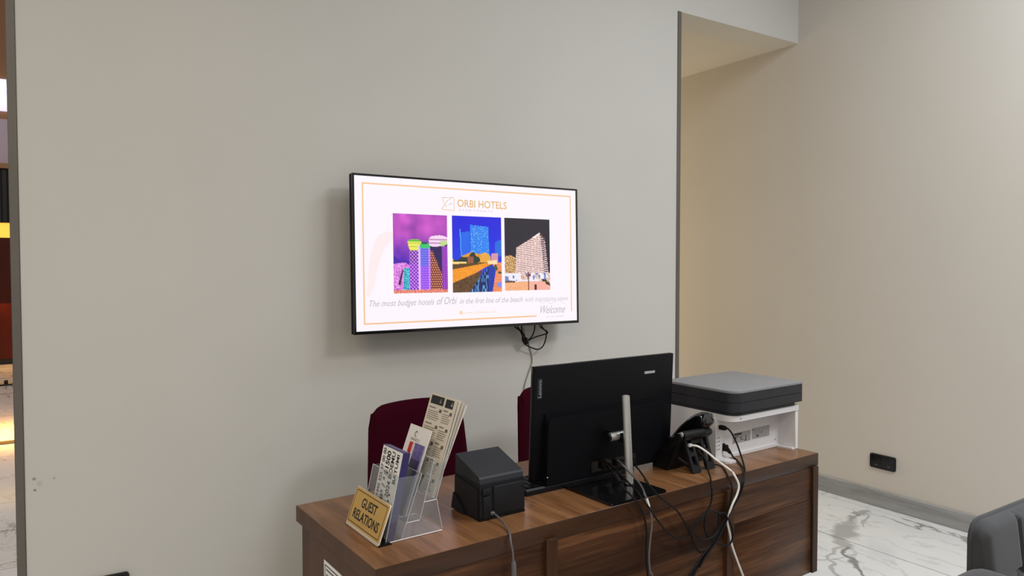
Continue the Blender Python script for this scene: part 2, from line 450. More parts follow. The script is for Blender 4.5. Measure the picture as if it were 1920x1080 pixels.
def text(parent, name, body, org, xd, yd, width, m, height=None, shear=0., off=0., align='L'):
    """flat lettering: org = left end of the base line, xd / yd the writing directions"""
    cu = bpy.data.curves.new('lettering', 'FONT'); cu.body = body; cu.shear = shear; cu.offset = off; cu.resolution_u = 3
    to = bpy.data.objects.new('lettering_source', cu); COL.objects.link(to)
    bpy.context.view_layer.update()
    me = bpy.data.meshes.new_from_object(to)
    COL.objects.unlink(to); bpy.data.objects.remove(to); bpy.data.curves.remove(cu)
    co = np.array([v.co[:] for v in me.vertices]); mn, mxx = co.min(0), co.max(0)
    sx = width / (mxx[0] - mn[0]); sy = sx if height is None else height / max(mxx[1] - max(mn[1], 0), 1e-6)
    xd = Vector(xd).normalized(); yd = Vector(yd).normalized(); org = Vector(org)
    root = parent
    while root.parent: root = root.parent
    b = Vector(BASES[root.name])
    for v in me.vertices:
        x, y = (v.co.x - mn[0]) * sx, v.co.y * sy
        v.co = org - b + xd * x + yd * y
    me.materials.clear(); me.materials.append(m)
    o = bpy.data.objects.new(name, me); COL.objects.link(o); o.parent = parent
    return o


# ------------------------------------------------------------------ the room
WY = 2.88; RX = 4.05; SOF = 2.809; CE = 3.56; WX0 = -.087; WX1 = 3.002
# back wall with the header over the passage (one continuous surface)
mb = MB().prism([(WX0 + .004, 0), (WX1 - .004, 0), (WX1 - .004, SOF), (RX, SOF), (RX, CE), (WX0 + .004, CE)], WY, WY + .22, 'y')
struct('wall_back', mb, M['wall'], 'plain grey painted wall carrying the television')
struct('wall_right', MB().box(RX, RX + .2, -3.5, 6.2, 0, CE), M['wallwarm'], 'plain painted wall right of the desk, tinted for warmer light')
struct('wall_passage', MB().box(WX1 - .2, WX1 - .004, WY + .22, 6.2, 0, CE), M['wallwarm'])
struct('wall_passage_end', MB().box(WX1 - .2, RX + .2, 6.2, 6.3, 0, CE), M['wallwarm'])
struct('ceiling_passage', MB().box(WX1 - .004, RX, WY + .22, 6.2, SOF, SOF + .1), M['wallwarm'])
struct('ceiling', MB().box(-3.2, RX + .2, -3.5, WY + .22, CE, CE + .1), M['ceil'])
for nm, x0, x1 in (('trim_1', -.085, -.060), ('trim_2', 2.976, 3.003)):
    b_ = MB().box(x0, x1, WY - .005, WY + .225, .0, SOF if nm == 'trim_2' else CE - .001, .0015, 1)
    if nm == 'trim_1': b_.box(x1, x1 + .002, WY - .0012, WY + .01, 0, CE - .001)
    struct(nm, b_, M['trim'])
o = struct('baseboard_right', MB().prism([(RX, .0), (RX - .014, .0), (RX - .014, .094), (RX - .008, .1), (RX, .1)], -.55, 6.19, 'y'), M['base'])
struct('baseboard_back', MB().prism([(WY, .0), (WY - .014, .0), (WY - .014, .094), (WY - .008, .1), (WY, .1)], -.055, 2.972, 'x'), M['base'])

# floor: a grout bed and every marble tile laid on it
fl = struct('floor', MB().box(-6, RX, -3.5, 13.2, -.06, -.004), M['grout'], 'polished white marble tiles with grey veins')
TW, TL = .564, 1.128
tile_cache = {}


def tile(x0, x1, y0, y1):
    key = (round(x1 - x0, 3), round(y1 - y0, 3)); g = .0032
    if key not in tile_cache:
        a, b = key; r = .001
        v = MB().prism([(g, g), (a - g, g), (a - g, b - g), (g, b - g)], -.02, -r)
        me_o = mk('tile', v, M['tile']); n0 = len(v.v)
        me_o.data.clear_geometry()
        vs = v.v + [(g + r, g + r, 0), (a - g - r, g + r, 0), (a - g - r, b - g - r, 0), (g + r, b - g - r, 0)]
        fs = [f for f in v.f if f != (4, 5, 6, 7)] + [(8, 9, 10, 11), (4, 5, 9, 8), (5, 6, 10, 9), (6, 7, 11, 10), (7, 4, 8, 11)]
        me_o.data.from_pydata(vs, [], fs); me_o.data.update()
        tile_cache[key] = me_o.data; o = me_o
    else:
        o = bpy.data.objects.new('tile', tile_cache[key]); COL.objects.link(o)
    o.location = (x0, y0, 0); o.parent = fl


xs = [3.975 - TW * k for k in range(0, 10)]
rows = [(3.975, RX)] + [(xs[k + 1], xs[k]) for k in range(9)]
for ri, (x0, x1) in enumerate(rows):
    y = {0: 2.626, 1: 2.70, 2: 2.52}.get(ri, 2.626 - (.13, .57, .30)[ri % 3])
    top_ = WY if x0 < 2.9 else 6.2
    ys = [y + TL * k for k in range(-4, 6)]
    for a, b in zip(ys[:-1], ys[1:]):
        lo, hi = a, min(b, top_)
        if hi - lo < .05 or x1 < .2 and hi < 0: continue
        tile(max(x0, -1.2), x1, lo, hi)
for ri, (x0, x1) in enumerate([(-.087 - TW, -.087), (-.087 - 2 * TW, -.087 - TW)]):
    y = 2.9 - .3 * ri
    for k in range(9):
        tile(x0, x1, max(y, WY), y + TL); y += TL
struct('trim_3', MB().box(-1.21, -.0871, 6.86, 6.98, -.004, .003), M['brass'], 'dark strip inlaid across the far marble floor')

# ------------------------------------------------------------------ the room seen past the left wall edge
struct('wall_far', MB().box(-6, 3, 13.0, 13.2, 0, 5.4), M['farwall'])
struct('ceiling_far', MB().box(-6, 2.9, WY + .23, 13.2, 5.4, 5.5), M['ceil'])
struct('window_1', MB().box(-2.2, .2, 12.95, 13.0, 3.66, 4.12), M['window'], 'bright lavender daylit strip high on the far wall')
struct('window_2', MB().box(-2.2, .2, 12.955, 13.0, 2.84, 3.54), M['pane2'])
for z in (3.80, 3.98):
    struct('trim_4' if z < 3.9 else 'trim_5', MB().box(-2.2, .2, 12.90, 12.95, z, z + .05), mat('glowing_window_bar', (250, 250, 255), .3, emit=1.2))  # bars glow: daylight brightness put into them as emission
t = thing('wall_unit', 'tall red-brown wooden unit with amber light strip beyond the left wall edge', 'cabinet', (-1, 12.4, 0), WORLD)
part(t, 'body', MB().box(-2.4, .4, 12.4, 12.94, .08, 1.79, .006, 1), M['farwood'])
part(t, 'plinth', MB().box(-2.38, .38, 12.44, 12.94, 0, .08), M['slat'])
part(t, 'light_strip', MB().box(-2.4, .4, 12.44, 12.94, 1.79, 2.0), M['glow'], 'glowing amber strip')
for k in range(40):
    x = -2.4 + k * .07
    part(t, 'slat', MB().box(x, x + .05, 12.40, 12.46, 2.0, 2.74), M['slat'])
part(t, 'back_panel', MB().box(-2.4, .4, 12.46, 12.94, 2.0, 2.76), M['slat'])
part(t, 'cornice', MB().box(-2.42, .42, 12.36, 12.95, 2.76, 2.83, .004, 1), M['farwall'])
s_ = MB().box(-.43, -.31, 10.2, 10.32, 0, .02, .004, 1); s_.box(-.39, -.35, 10.24, 10.28, .02, .06, .006, 1)
single('floor_box', 'small dark fitting on the orange lit floor before the wooden unit', 'fitting', s_, M['slat'], WORLD)

# ------------------------------------------------------------------ wall sockets


def socket(label, base, rot):
    fr = Frame(base, rot)
    t = thing('wall_socket', label, 'socket', (0, 0, 0), fr)
    part(t, 'frame', MB().prism(rrect(-.0755, .0755, -.041, .041, .011), -.009, 0., 'y'), M['socket'])
    for sx in (-.036, .036):
        c = MB()
        ring = [(.0225 * math.cos(2 * math.pi * k / 24) + sx, .0225 * math.sin(2 * math.pi * k / 24)) for k in range(24)]
        c.prism(rrect(sx - .031, sx + .031, -.031, .031, .004), -.0105, -.009, 'y')
        p = part(t, 'socket_insert', c, M['blackg'])
        w_ = MB(); n = 24
        vs = [(a, -.0106, b) for a, b in ring] + [(sx + (a - sx) * .92, -.004, b * .92) for a, b in ring]
        w_.add(vs, [(k, (k + 1) % n, n + (k + 1) % n, n + k) for k in range(n)] + [tuple(range(n, 2 * n))], True)
        part(p, 'well', w_, M['socket'])
        pn = MB()
        for dz in (-.0095, .0095): pn.cyl((sx + dz, -.0105, 0), (sx + dz, -.0065, 0), .0024, 10)
        pn.box(sx - .003, sx + .003, -.0108, -.006, -.0215, -.0185)
        part(p, 'contacts', pn, M['steel'])
    return t


socket('black double wall socket on the right wall above the grey skirting', (RX, 2.284, .265), (0, 0, R(-90)))
socket('black double wall socket cut off at the bottom left of the back wall', (.168, WY, .268), (0, 0, 0))

# ------------------------------------------------------------------ television
TVF = Frame((1.605, 2.74, 1.123), (R(-1.4), 0, 0))
tv = thing('television', 'large flat television showing a white hotel slide, mounted on the back wall', 'television', (0, 0, 0), TVF)
HX = .567; HZ = .645
part(tv, 'housing', MB().box(-HX, HX, .004, .032, 0, HZ, .003, 2).box(-.40, .40, .03, .056, .08, .50, .01, 2), M['blackm'])
fr_ = MB()
bz = .0085
fr_.box(-HX, HX, -.004, .006, 0, .0125); fr_.box(-HX, HX, -.004, .006, HZ - bz, HZ)
fr_.box(-HX, -HX + bz, -.004, .006, .0125, HZ - bz); fr_.box(HX - bz, HX, -.004, .006, .0125, HZ - bz)
part(tv, 'bezel', fr_, M['blackg'])
sc = part(tv, 'screen', MB().box(-HX + bz, HX - bz, 0, .005, .0125, HZ - bz), M['screen'], 'lit white screen')
bk = MB().box(-.2, .2, .056, .075, .15, .45, .004, 1).box(-.03, .03, .07, .1, .1, .5).box(-.22, .22, .1, .112, .2, .42)
part(tv, 'wall_bracket', bk, M['metalk'])
ZC = .3225


def sp(x, z, d=.0006): return (x / 1000, -d, z / 1000 + ZC)


def line(pts, wd):
    b = MB()
    for (x0, z0), (x1, z1) in zip(pts[:-1], pts[1:]):
        d = Vector((x1 - x0, z1 - z0)); d.normalize(); nrm = Vector((-d.y, d.x)) * wd / 2; e = d * wd / 2
        q = [(x0 - e.x + nrm.x, z0 - e.y + nrm.y), (x1 + e.x + nrm.x, z1 + e.y + nrm.y), (x1 + e.x - nrm.x, z1 + e.y - nrm.y), (x0 - e.x - nrm.x, z0 - e.y - nrm.y)]
        b.add([sp(*p) for p in q], [(0, 1, 2, 3)])
    return b


part(sc, 'border_line', line([(318, -281), (-523, -281), (-523, 285), (526, 285), (526, -262)], 6.5), M['s_orange'])
sw = [(-508, -170), (-492, -120), (-484, -60), (-472, -10), (-452, 40), (-428, 68), (-392, 84)]
wds = [8, 16, 22, 26, 28, 30, 26]
b = MB(); vs = []
for (x, z), q in zip(sw, wds): vs += [sp(x - q * .8, z + q * .45, .0003), sp(x + q * .8, z - q * .45, .0003)]
b.add(vs, [(2 * i, 2 * i + 1, 2 * i + 3, 2 * i + 2) for i in range(len(sw) - 1)])
part(sc, 'watermark', b, M['s_pink'])
part(sc, 'logo_mark', line([(-150, 245), (-163, 245), (-158, 222), (-152, 212), (-160, 206), (-168, 198), (-158, 194), (-107, 191), (-107, 245), (-112, 250), (-146, 228), (-150, 218), (-146, 205)], 2.2), M['s_gold'])
part(sc, 'logo_feather', line([(-140, 212), (-120, 224), (-128, 216), (-114, 222)], 1.8), M['s_lgrey'])
part(sc, 'logo_outline', line([(-163, 245), (-116, 247)], 2.0), M['s_grey'])
text(sc, 'lettering', 'ORBI HOTELS', sp(-91, 209), (1, 0, 0), (0, 0, 1), .254, M['s_gold'], .032, 0, .012)
text(sc, 'lettering', 'A P A R T M E N T S', sp(-86, 190), (1, 0, 0), (0, 0, 1), .172, M['s_lgrey'], .010)
text(sc, 'lettering', 'The most budget hotels', sp(-501, -212), (1, 0, 0), (0, 0, 1), .292, M['s_grey'], .025, .35)
text(sc, 'lettering', 'of Orbi', sp(-197, -212), (1, 0, 0), (0, 0, 1), .098, M['s_grey'], .031, .35)
text(sc, 'lettering', 'in the first line of the beach', sp(-86, -212), (1, 0, 0), (0, 0, 1), .330, M['s_grey'], .024, .35)
text(sc, 'lettering', 'with impressive views', sp(257, -213), (1, 0, 0), (0, 0, 1), .250, M['s_lgrey'], .023, .35)
text(sc, 'lettering', 'www.orbihotels.com', sp(-66, -257), (1, 0, 0), (0, 0, 1), .164, M['s_or2'], .011)
ring = [(9 * math.cos(2 * math.pi * k / 16) - 80, 9 * math.sin(2 * math.pi * k / 16) - 251) for k in range(16)]
part(sc, 'globe_mark', MB().add([sp(*p) for p in ring], [tuple(range(16))]), M['s_or2'])
text(sc, 'lettering', 'Welcome', sp(342, -270), (1, 0, 0), (0, 0, 1), .146, M['s_grey'], .036, .55)
part(sc, 'flourish', line([(352, -222), (378, -210), (400, -226), (430, -216), (452, -208), (470, -222), (492, -230)], 1.6).add([], []), M['s_lgrey'])
text(sc, 'lettering', 'to our hotel', sp(378, -290), (1, 0, 0), (0, 0, 1), .10, M['s_lgrey'], .008)

# the three photographs on the slide, painted pixel by pixel
PW, PH = 100, 132
yy, xx = np.mgrid[0:PH, 0:PW]; X = (xx + .5) / PW; Y = (yy + .5) / PH      # Y from the top
rng = np.random.default_rng(3)


def vnoise(n, seed):
    g = np.random.default_rng(seed).random((n + 2, n + 2)); fx = X * n; fy = Y * n
    i = fx.astype(int); j = fy.astype(int); a = fx - i; b_ = fy - j; a = a * a * (3 - 2 * a); b_ = b_ * b_ * (3 - 2 * b_)
    return (g[j, i] * (1 - a) + g[j, i + 1] * a) * (1 - b_) + (g[j + 1, i] * (1 - a) + g[j + 1, i + 1] * a) * b_


def put(img, m, c): img[m] = c
def mixc(img, m, c, t): img[m] = img[m] * (1 - np.asarray(t)[m][:, None] if np.ndim(t) else 1 - t) + np.array(c) * (np.asarray(t)[m][:, None] if np.ndim(t) else t)


def poly(pts):
    m = np.zeros(X.shape, bool); n = len(pts)
    for i in range(n):
        (x0, y0), (x1, y1) = pts[i], pts[(i + 1) % n]
        c = ((y0 > Y) != (y1 > Y)); xi = (x1 - x0) * (Y - y0) / ((y1 - y0) or 1e-9) + x0
        m ^= c & (X < xi)
    return m


def pic1():
    im = np.zeros((PH, PW, 3)); n = vnoise(5, 1) * .6 + vnoise(11, 2) * .4
    t = np.clip((Y - .25) / .35, 0, 1)[..., None]
    im[:] = np.array([186, 74, 190]) * (1 - t) + np.array([96, 36, 190]) * t
    im += ((n - .5) * 95)[..., None] * np.array([1, .5, .6])
    low = poly([(0, .52), (.12, .58), (.3, .6), (.3, .64), (0, .64)]); put(im, low, (70, 22, 170))
    g = poly([(0, .63), (.2, .61), (.34, .66), (.34, 1), (0, 1)]); im[g] = np.array([206, 110, 214]) + (rng.random(g.sum())[:, None] - .4) * np.array([130, 150, 90])
    tl = poly([(.19, .68), (.3, .68), (.3, 1), (.17, 1)]); im[tl] = np.array([40, 160, 180]) + (rng.random(tl.sum())[:, None] - .4) * 130
    put(im, poly([(.08, .88), (.16, .70), (.185, .70), (.12, .9)]), (60, 24, 80))
    a = (X > .29) & (X < .45) & (Y > .44); im[a] = (56, 14, 110); d = a & (((xx // 3 + (yy // 3)) % 2) == 0); im[d] = (214, 130, 246)
    im[a & (Y > .62) & (((xx // 3 + yy // 3) % 2) == 1)] = (96, 16, 176)
    cr = poly([(.26, .34), (.34, .315), (.46, .32), (.51, .345), (.50, .41), (.46, .46), (.30, .46), (.27, .40)]); im[cr] = (240, 232, 96); im[cr & (Y < .345)] = (96, 190, 60)
    im[cr & (yy % 6 == 0)] = (150, 190, 50)
    b2 = (X > .45) & (X < .67) & (Y > .40); im[b2] = (84, 96, 226); im[b2 & (Y > .66)] = (150, 70, 236)
    im[b2 & (xx % 3 == 0) & (yy % 4 < 2)] = (190, 150, 255); im[b2 & (X < .49)] = (228, 190, 255); im[b2 & (X > .64)] = (200, 130, 250)
    im[poly([(.48, .38), (.58, .35), (.67, .38), (.67, .43), (.48, .43)])] = (54, 196, 110); im[poly([(.51, .35), (.62, .35), (.62, .38), (.51, .38)])] = (30, 90, 90)
    c = poly([(.67, .40), (.90, .36), (1, .36), (1, 1), (.67, 1)]); im[c] = (40, 18, 84)
    e = c & ((X - .67) < (.05 + (Y - .48) * .62)) & (Y > .46); im[e] = (110, 40, 50)
    im[e & (((xx + (yy // 4 % 2) * 2) % 4) < 2) & (yy % 4 < 2)] = (255, 170, 110)
    im[(X > .89) & (Y > .40)] = (124, 30, 170); im[(X > .89) & (Y > .40) & (xx % 4 < 2) & (yy % 3 == 0)] = (236, 130, 250)
    k = poly([(.64, .31), (.70, .275), (.85, .26), (.96, .275), (1, .29), (1, .37), (.92, .40), (.74, .41), (.66, .40)]); im[k] = (250, 214, 246)
    im[k & ((np.abs(Y - .315) < .008) | (np.abs(Y - .365) < .008)) & (xx % 3 < 2)] = (130, 40, 110); im[k & (X > .86) & (Y > .33)] = (190, 220, 140)
    bt = (Y > .955); im[bt] = np.array([236, 130, 110]) + (rng.random(bt.sum())[:, None] - .5) * 120
    return im


def pic2():
    im = np.zeros((PH, PW, 3)); t = np.clip(Y / .5, 0, 1)[..., None]
    im[:] = np.array([14, 6, 214]) * (1 - t) + np.array([16, 50, 224]) * t
    b1 = poly([(.17, .22), (.35, .20), (.35, .55), (.17, .55)]); im[b1] = (22, 100, 232)
    im[poly([(.15, .18), (.17, .17), (.19, .55), (.17, .55)])] = (60, 160, 240)
    b2 = poly([(.36, .115), (.73, .135), (.74, .52), (.36, .52)]); im[b2] = (34, 126, 238); im[b2 & (yy % 5 == 0)] = (50, 146, 240)
    im[b2 & (rng.random(X.shape) > .965)] = (190, 235, 250)
    im[poly([(.86, .34), (.97, .30), (1, .32), (1, .52), (.86, .52)])] = (20, 104, 220)
    im[poly([(.78, .49), (.92, .48), (.92, .60), (.78, .60)])] = (214, 150, 170)
    n = vnoise(14, 5); tr = poly([(0, .56), (.1, .58), (.2, .52), (.38, .47), (.55, .50), (.66, .47), (.76, .52), (.78, .60), (.5, .63), (0, .62)])
    im[tr] = np.where((n[tr] > .5)[:, None], np.array([226, 150, 50]), np.array([34, 52, 40])); im[tr & (X > .56) & (n > .3)] = (232, 168, 60)
    im[tr & (X > .30) & (X < .42) & (Y > .53)] = (150, 84, 64)
    im[(Y > .60) & (X < .28) & (Y < .64)] = (250, 214, 130)
    g = poly([(0, .63), (.8, .60), (.8, .66), (.0, .72)]); im[g] = (92, 64, 26)
    rd = poly([(0, .70), (.35, .655), (.76, .60), (.80, .62), (.45, .75), (0, .875)]); im[rd] = np.array([244, 150, 30]) + (rng.random(rd.sum())[:, None] - .5) * 40
    bk_ = poly([(0, .875), (.45, .75), (.62, .70), (.5, .85), (.36, 1), (0, 1)]); im[bk_] = np.array([92, 62, 34]) + (rng.random(bk_.sum())[:, None] - .5) * 60
    rv = poly([(.72, .66), (.80, .63), (.86, .70), (.80, 1), (.34, 1), (.5, .84)]); im[rv] = (14, 34, 98)
    im[rv & (rng.random((PH // 6, PW))[np.clip(yy // 6, 0, PH // 6 - 1), xx] > .80)] = (110, 186, 246)
    im[rv & (X > .72)] = (20, 54, 170)
    pt = poly([(.80, .62), (1, .60), (1, 1), (.80, 1), (.87, .72)]); im[pt] = np.array([240, 140, 90]) + (rng.random(pt.sum())[:, None] - .5) * 50
    im[poly([(.90, .88), (.99, .86), (.98, .94), (.90, .93)])] = (130, 140, 240); im[pt & (Y < .76) & (vnoise(20, 8) > .6)] = (60, 90, 60)
    im[poly([(.70, .585), (.9, .575), (.9, .625), (.72, .63)])] = (255, 222, 170)
    return im


def pic3():
    im = np.zeros((PH, PW, 3)); t = Y[..., None]; im[:] = np.array([26, 20, 36]) * (1 - t) + np.array([34, 26, 50]) * t
    l = poly([(0, .53), (.12, .51), (.26, .56), (.26, .78), (0, .78)]); im[l] = (206, 156, 96); im[l & (((xx // 2 + yy // 3) % 2) == 0)] = (120, 70, 50); im[l & (rng.random(X.shape) > .7)] = (250, 214, 140)
    b = poly([(.25, .41), (.40, .35), (.52, .30), (.77, .195), (.88, .275), (.96, .76), (.23, .77)])
    im[b] = (238, 206, 200); sh = (Y - (.10 * X if True else 0))
    im[b & ((np.floor(sh * PH).astype(int) % 4) == 0)] = (120, 84, 100); im[b & (rng.random(X.shape) > .85)] = (255, 240, 230); im[b & (xx % 7 == 0)] = (206, 160, 160)
    im[poly([(.78, .22), (.88, .285), (.95, .74), (.86, .74)]) & ((np.floor((Y + .1 * X) * PH).astype(int) % 4) < 2)] = (60, 44, 70)
    im[poly([(.62, .255), (.77, .19), (.77, .215), (.64, .275)])] = (255, 240, 236); im[poly([(.77, .19), (.89, .27), (.88, .30), (.77, .22)])] = (96, 66, 70)
    s = (Y > .755); im[s] = np.array([226, 186, 170]) + (rng.random(s.sum())[:, None] - .5) * 130
    w_ = s & (Y < .87) & (vnoise(10, 4) > .45); im[w_] = (240, 236, 246); im[s & (Y < .86) & (vnoise(16, 9) > .7)] = (120, 130, 200)
    r = (Y > .88); im[r] = np.array([246, 176, 130]) + (rng.random(r.sum())[:, None] - .5) * 30; im[r & (X > .55)] = (246, 176, 160)
    im[poly([(0, .86), (.22, .86), (.22, .885), (0, .885)])] = (90, 70, 40); im[poly([(.80, .84), (1, .86), (1, .94), (.84, .90)]) & (vnoise(20, 3) > .45)] = (50, 60, 30)
    im[(np.abs(X - .51) < .012) & (Y > .74)] = (90, 30, 30); im[poly([(.44, .76), (.58, .75), (.56, .80), (.46, .80)]) & (vnoise(24, 7) > .4)] = (110, 40, 50)
    im[poly([(.64, .92), (.69, .92), (.69, .99), (.64, .99)])] = (60, 24, 24)
    return im


for fn, x0, x1, z0, z1 in [(pic1, -394, -143, -161, 169), (pic2, -119, 132, -163, 170), (pic3, 149, 401, -160, 170)]:
    im = np.clip(fn(), 0, 255) / 255; im = np.where(im <= .04045, im / 12.92, ((im + .055) / 1.055) ** 2.4)
    vs = [sp(x0 + (x1 - x0) * (i / (PW - 1)), z1 + (z0 - z1) * (j / (PH - 1)), .0007) for j in range(PH) for i in range(PW)]
    fs = [(j * PW + i, (j + 1) * PW + i, (j + 1) * PW + i + 1, j * PW + i + 1) for j in range(PH - 1) for i in range(PW - 1)]
    me = bpy.data.meshes.new('picture'); me.from_pydata(vs, [], fs)
    ca = me.color_attributes.new('Col', 'FLOAT_COLOR', 'POINT')
    ca.data.foreach_set('color', np.concatenate([im.reshape(-1, 3), np.ones((PH * PW, 1))], 1).astype(np.float32).ravel())
    me.materials.append(M['pic']); o = bpy.data.objects.new('picture', me); COL.objects.link(o); o.parent = sc
    o['label'] = {pic1: 'purple night picture of round towers', pic2: 'blue night picture of a tower by a canal', pic3: 'dark night picture of a white lit high-rise'}[fn]

TVC = {'t1': [[1.8557, 2.82, 1.1189], [1.8858, 2.82, 1.0923], [1.901, 2.82, 1.0662], [1.9112, 2.82, 1.0467], [1.9214, 2.82, 1.0355]],
       't2': [[1.8993, 2.825, 1.1207], [1.9018, 2.825, 1.0869], [1.9145, 2.825, 1.0651], [1.9207, 2.825, 1.0457], [1.9289, 2.825, 1.0338]],
       't3': [[1.9797, 2.83, 1.1168], [1.9746, 2.83, 1.0871], [1.959, 2.83, 1.058], [1.9384, 2.83, 1.0442], [1.9256, 2.83, 1.0335]],
       't4': [[2.0105, 2.835, 1.1151], [2.0253, 2.835, 1.095], [2.0518, 2.835, 1.0807], [2.0572, 2.835, 1.0731], [2.0492, 2.835, 1.0679], [2.0042, 2.835, 1.0594], [1.9625, 2.835, 1.0489], [1.9393, 2.835, 1.0374]],
       't5': [[2.0262, 2.84, 1.1119], [2.0394, 2.84, 1.0896], [2.0544, 2.84, 1.0759], [2.0528, 2.84, 1.0608], [2.0491, 2.84, 1.0393], [2.0343, 2.84, 1.0098], [2.0079, 2.84, .9942], [1.9712, 2.84, 1.0029], [1.9299, 2.84, 1.0226], [1.9145, 2.84, 1.0426], [1.9135, 2.84, 1.0597], [1.9068, 2.84, 1.0855], [1.884, 2.84, 1.1141]]}
t = thing('cable_tangle', 'tangle of dark cables looped under the right half of the television', 'cables', (1.95, 2.83, .994), WORLD)
for k, p in TVC.items():
    up = [(p[0][0], p[0][1] - .03, p[0][2] + .06)] + p
    if k in ('t4', 't5'): up = up if k == 't4' else up + [(p[-1][0] - .02, p[-1][1] - .03, p[-1][2] + .05)]
    part(t, 'cable', MB().tube(up, .0032 if k != 't1' else .004, 8, 5), M['cablek'])
part(t, 'cable_tie', MB().cyl((1.918, 2.826, 1.052), (1.930, 2.829, 1.030), .012, 12), M['black'])
tw = [[1.935, 2.862, 1.10], [1.945, 2.868, 1.06], [1.9554, 2.874, 1.0333], [1.9711, 2.875, 1.0238], [1.9816, 2.875, .9929], [1.991, 2.875, .9576], [1.9921, 2.875, .9272], [1.9712, 2.875, .8768], [1.9504, 2.875, .8223], [1.9452, 2.875, .7796], [1.944, 2.875, .6], [1.95, 2.875, .32]]
single('wall_cable', 'thin pale cable running down the back wall from the television to the chair', 'cable', MB().tube(tw, .0024, 6, 5), mat('pale_cable', (128, 124, 118), .5, var=.04), WORLD)

# ------------------------------------------------------------------ desk (coordinates u, v, w: along, deep, up from the worktop)
L_, Dp = 1.684, .517
dk = thing('desk', 'long walnut laminate reception desk with battened front panel', 'desk', (.842, .26, -.74))
part(dk, 'desk_top', MB().box(0, L_, 0.0026, Dp, -.0435, 0, .0012, 1), M['wtop'])
part(dk, 'edge_band', MB().box(.0004, L_ - .0004, 0.0, .0034, -.0432, .0002, .0014, 2), M['wfascia'])
part(dk, 'edge_band', MB().box(-.0008, .0006, .001, Dp - .001, -.043, -.0008), M['wside'])
PB = -.417
part(dk, 'front_panel', MB().box(.012, .482, .004, .022, PB, -.0435), M['wfront'])
part(dk, 'front_panel', MB().box(.482, 1.192, .004, .022, PB, -.0435), M['wfront2'])
part(dk, 'front_panel', MB().box(1.192, 1.646, .004, .022, -.1575, -.0435), M['wfront'])
part(dk, 'front_panel', MB().box(1.192, 1.646, .0012, .022, PB, -.1590, .0014, 2), M['wfront2'])
for u0, u1 in ((.464, .499), (1.176, 1.208)):
    part(dk, 'batten', MB().box(u0, u1, -.010, .004, PB, -.0360 if u0 < 1 else -.040, .0008, 1), M['wbatten'])
part(dk, 'batten', MB().box(1.646, 1.676, -.006, .022, PB, -.0435, .0008, 1), M['wbatten'])
part(dk, 'side_panel', MB().box(.012, .030, .024, Dp - .012, -.74, -.0435), M['wside'])
part(dk, 'side_panel', MB().prism([(.024, PB), (.13, PB), (.13, -.74), (Dp - .012, -.74), (Dp - .012, -.0435), (.024, -.0435)], 1.656, 1.674, 'x'), M['wside'])
part(dk, 'stretcher', MB().box(.030, 1.656, .24, .258, -.36, -.0435), M['wside'])
nt = part(dk, 'notice_sheet', MB().box(.0112, .012, .222, .340, -.262, -.094), M['paper'], 'white notice sheet with a black frame')
nb = MB()
for a in [(.330, .333, -.255, -.103), (.229, .232, -.255, -.103), (.229, .333, -.106, -.103), (.229, .333, -.255, -.252)]: nb.box(.0109, .0113, *a)
part(nt, 'frame_line', nb, M['ink'])
nl = MB()
for k in range(9):
    z = -.112 - k * .014; e = (.238, .25, .244)[k % 3]; nl.box(.0109, .0113, e, .325, z - .005, z)
part(nt, 'print', nl, M['greyink'])

# ------------------------------------------------------------------ sign
sg = thing('desk_sign', 'gold guest relations sign with black border leaning at the desk left end', 'sign', (.09, .207, 0))
sn = Vector((.034, 0, .091)).normalized()           # up the plate
nn = Vector((-sn.z, 0, sn.x))                               # out of the plate
p0 = Vector((.055, .303, .002)); HGT = .097; WID = .192


def sgp(a, b, d=0.): return p0 + Vector((0, -a, 0)) + sn * b + nn * d


def sgprism(poly_, d0, d1, b=None):
    b = b or MB(); n = len(poly_)
    b.add([sgp(*p, d0) for p in poly_] + [sgp(*p, d1) for p in poly_], [tuple(range(n))[::-1], tuple(range(n, 2 * n))] + [(i, (i + 1) % n, n + (i + 1) % n, n + i) for i in range(n)])
    return b


part(sg, 'backing', sgprism(rrect(0, WID, 0, HGT, .004), -.004, -.0006), M['cream'])
pt_ = part(sg, 'plate', sgprism(rrect(.0012, WID - .0012, .0012 + .006, HGT - .0012, .003), -.0006, .0006), M['gold'], 'brushed gold face')
o_ = rrect(.007, WID - .007, .012, HGT - .006, .003); i_ = rrect(.0088, WID - .0088, .0138, HGT - .0078, .0022); n = len(o_)
part(pt_, 'border_line', MB().add([sgp(*p, .0008) for p in o_ + i_], [(k, (k + 1) % n, n + (k + 1) % n, n + k) for k in range(n)]), M['ink'])
text(pt_, 'lettering', 'GUEST', sgp(.053, .057, .0009), (0, -1, 0), sn, .086, M['ink'], .023, 0, .02)
text(pt_, 'lettering', 'RELATIONS', sgp(.024, .025, .0009), (0, -1, 0), sn, .147, M['ink'], .023, 0, .02)
part(sg, 'foot', MB().prism([(.0575, .0), (.056, .004), (.068, .005), (.090, .003), (.091, .0)], .109, .305, 'y').prism([(.0585, .004), (.0885, .085), (.0895, .085), (.062, .004)], .118, .294, 'y'), M['black'])

# ------------------------------------------------------------------ brochure holder and what stands in it
VN, VF = .1215, .264
HOLD0 = set(bpy.data.objects.keys())
bh = thing('brochure_holder', 'clear acrylic three-tier leaflet holder behind the gold sign', 'holder', (.15, .183, 0))
T_ = .0026


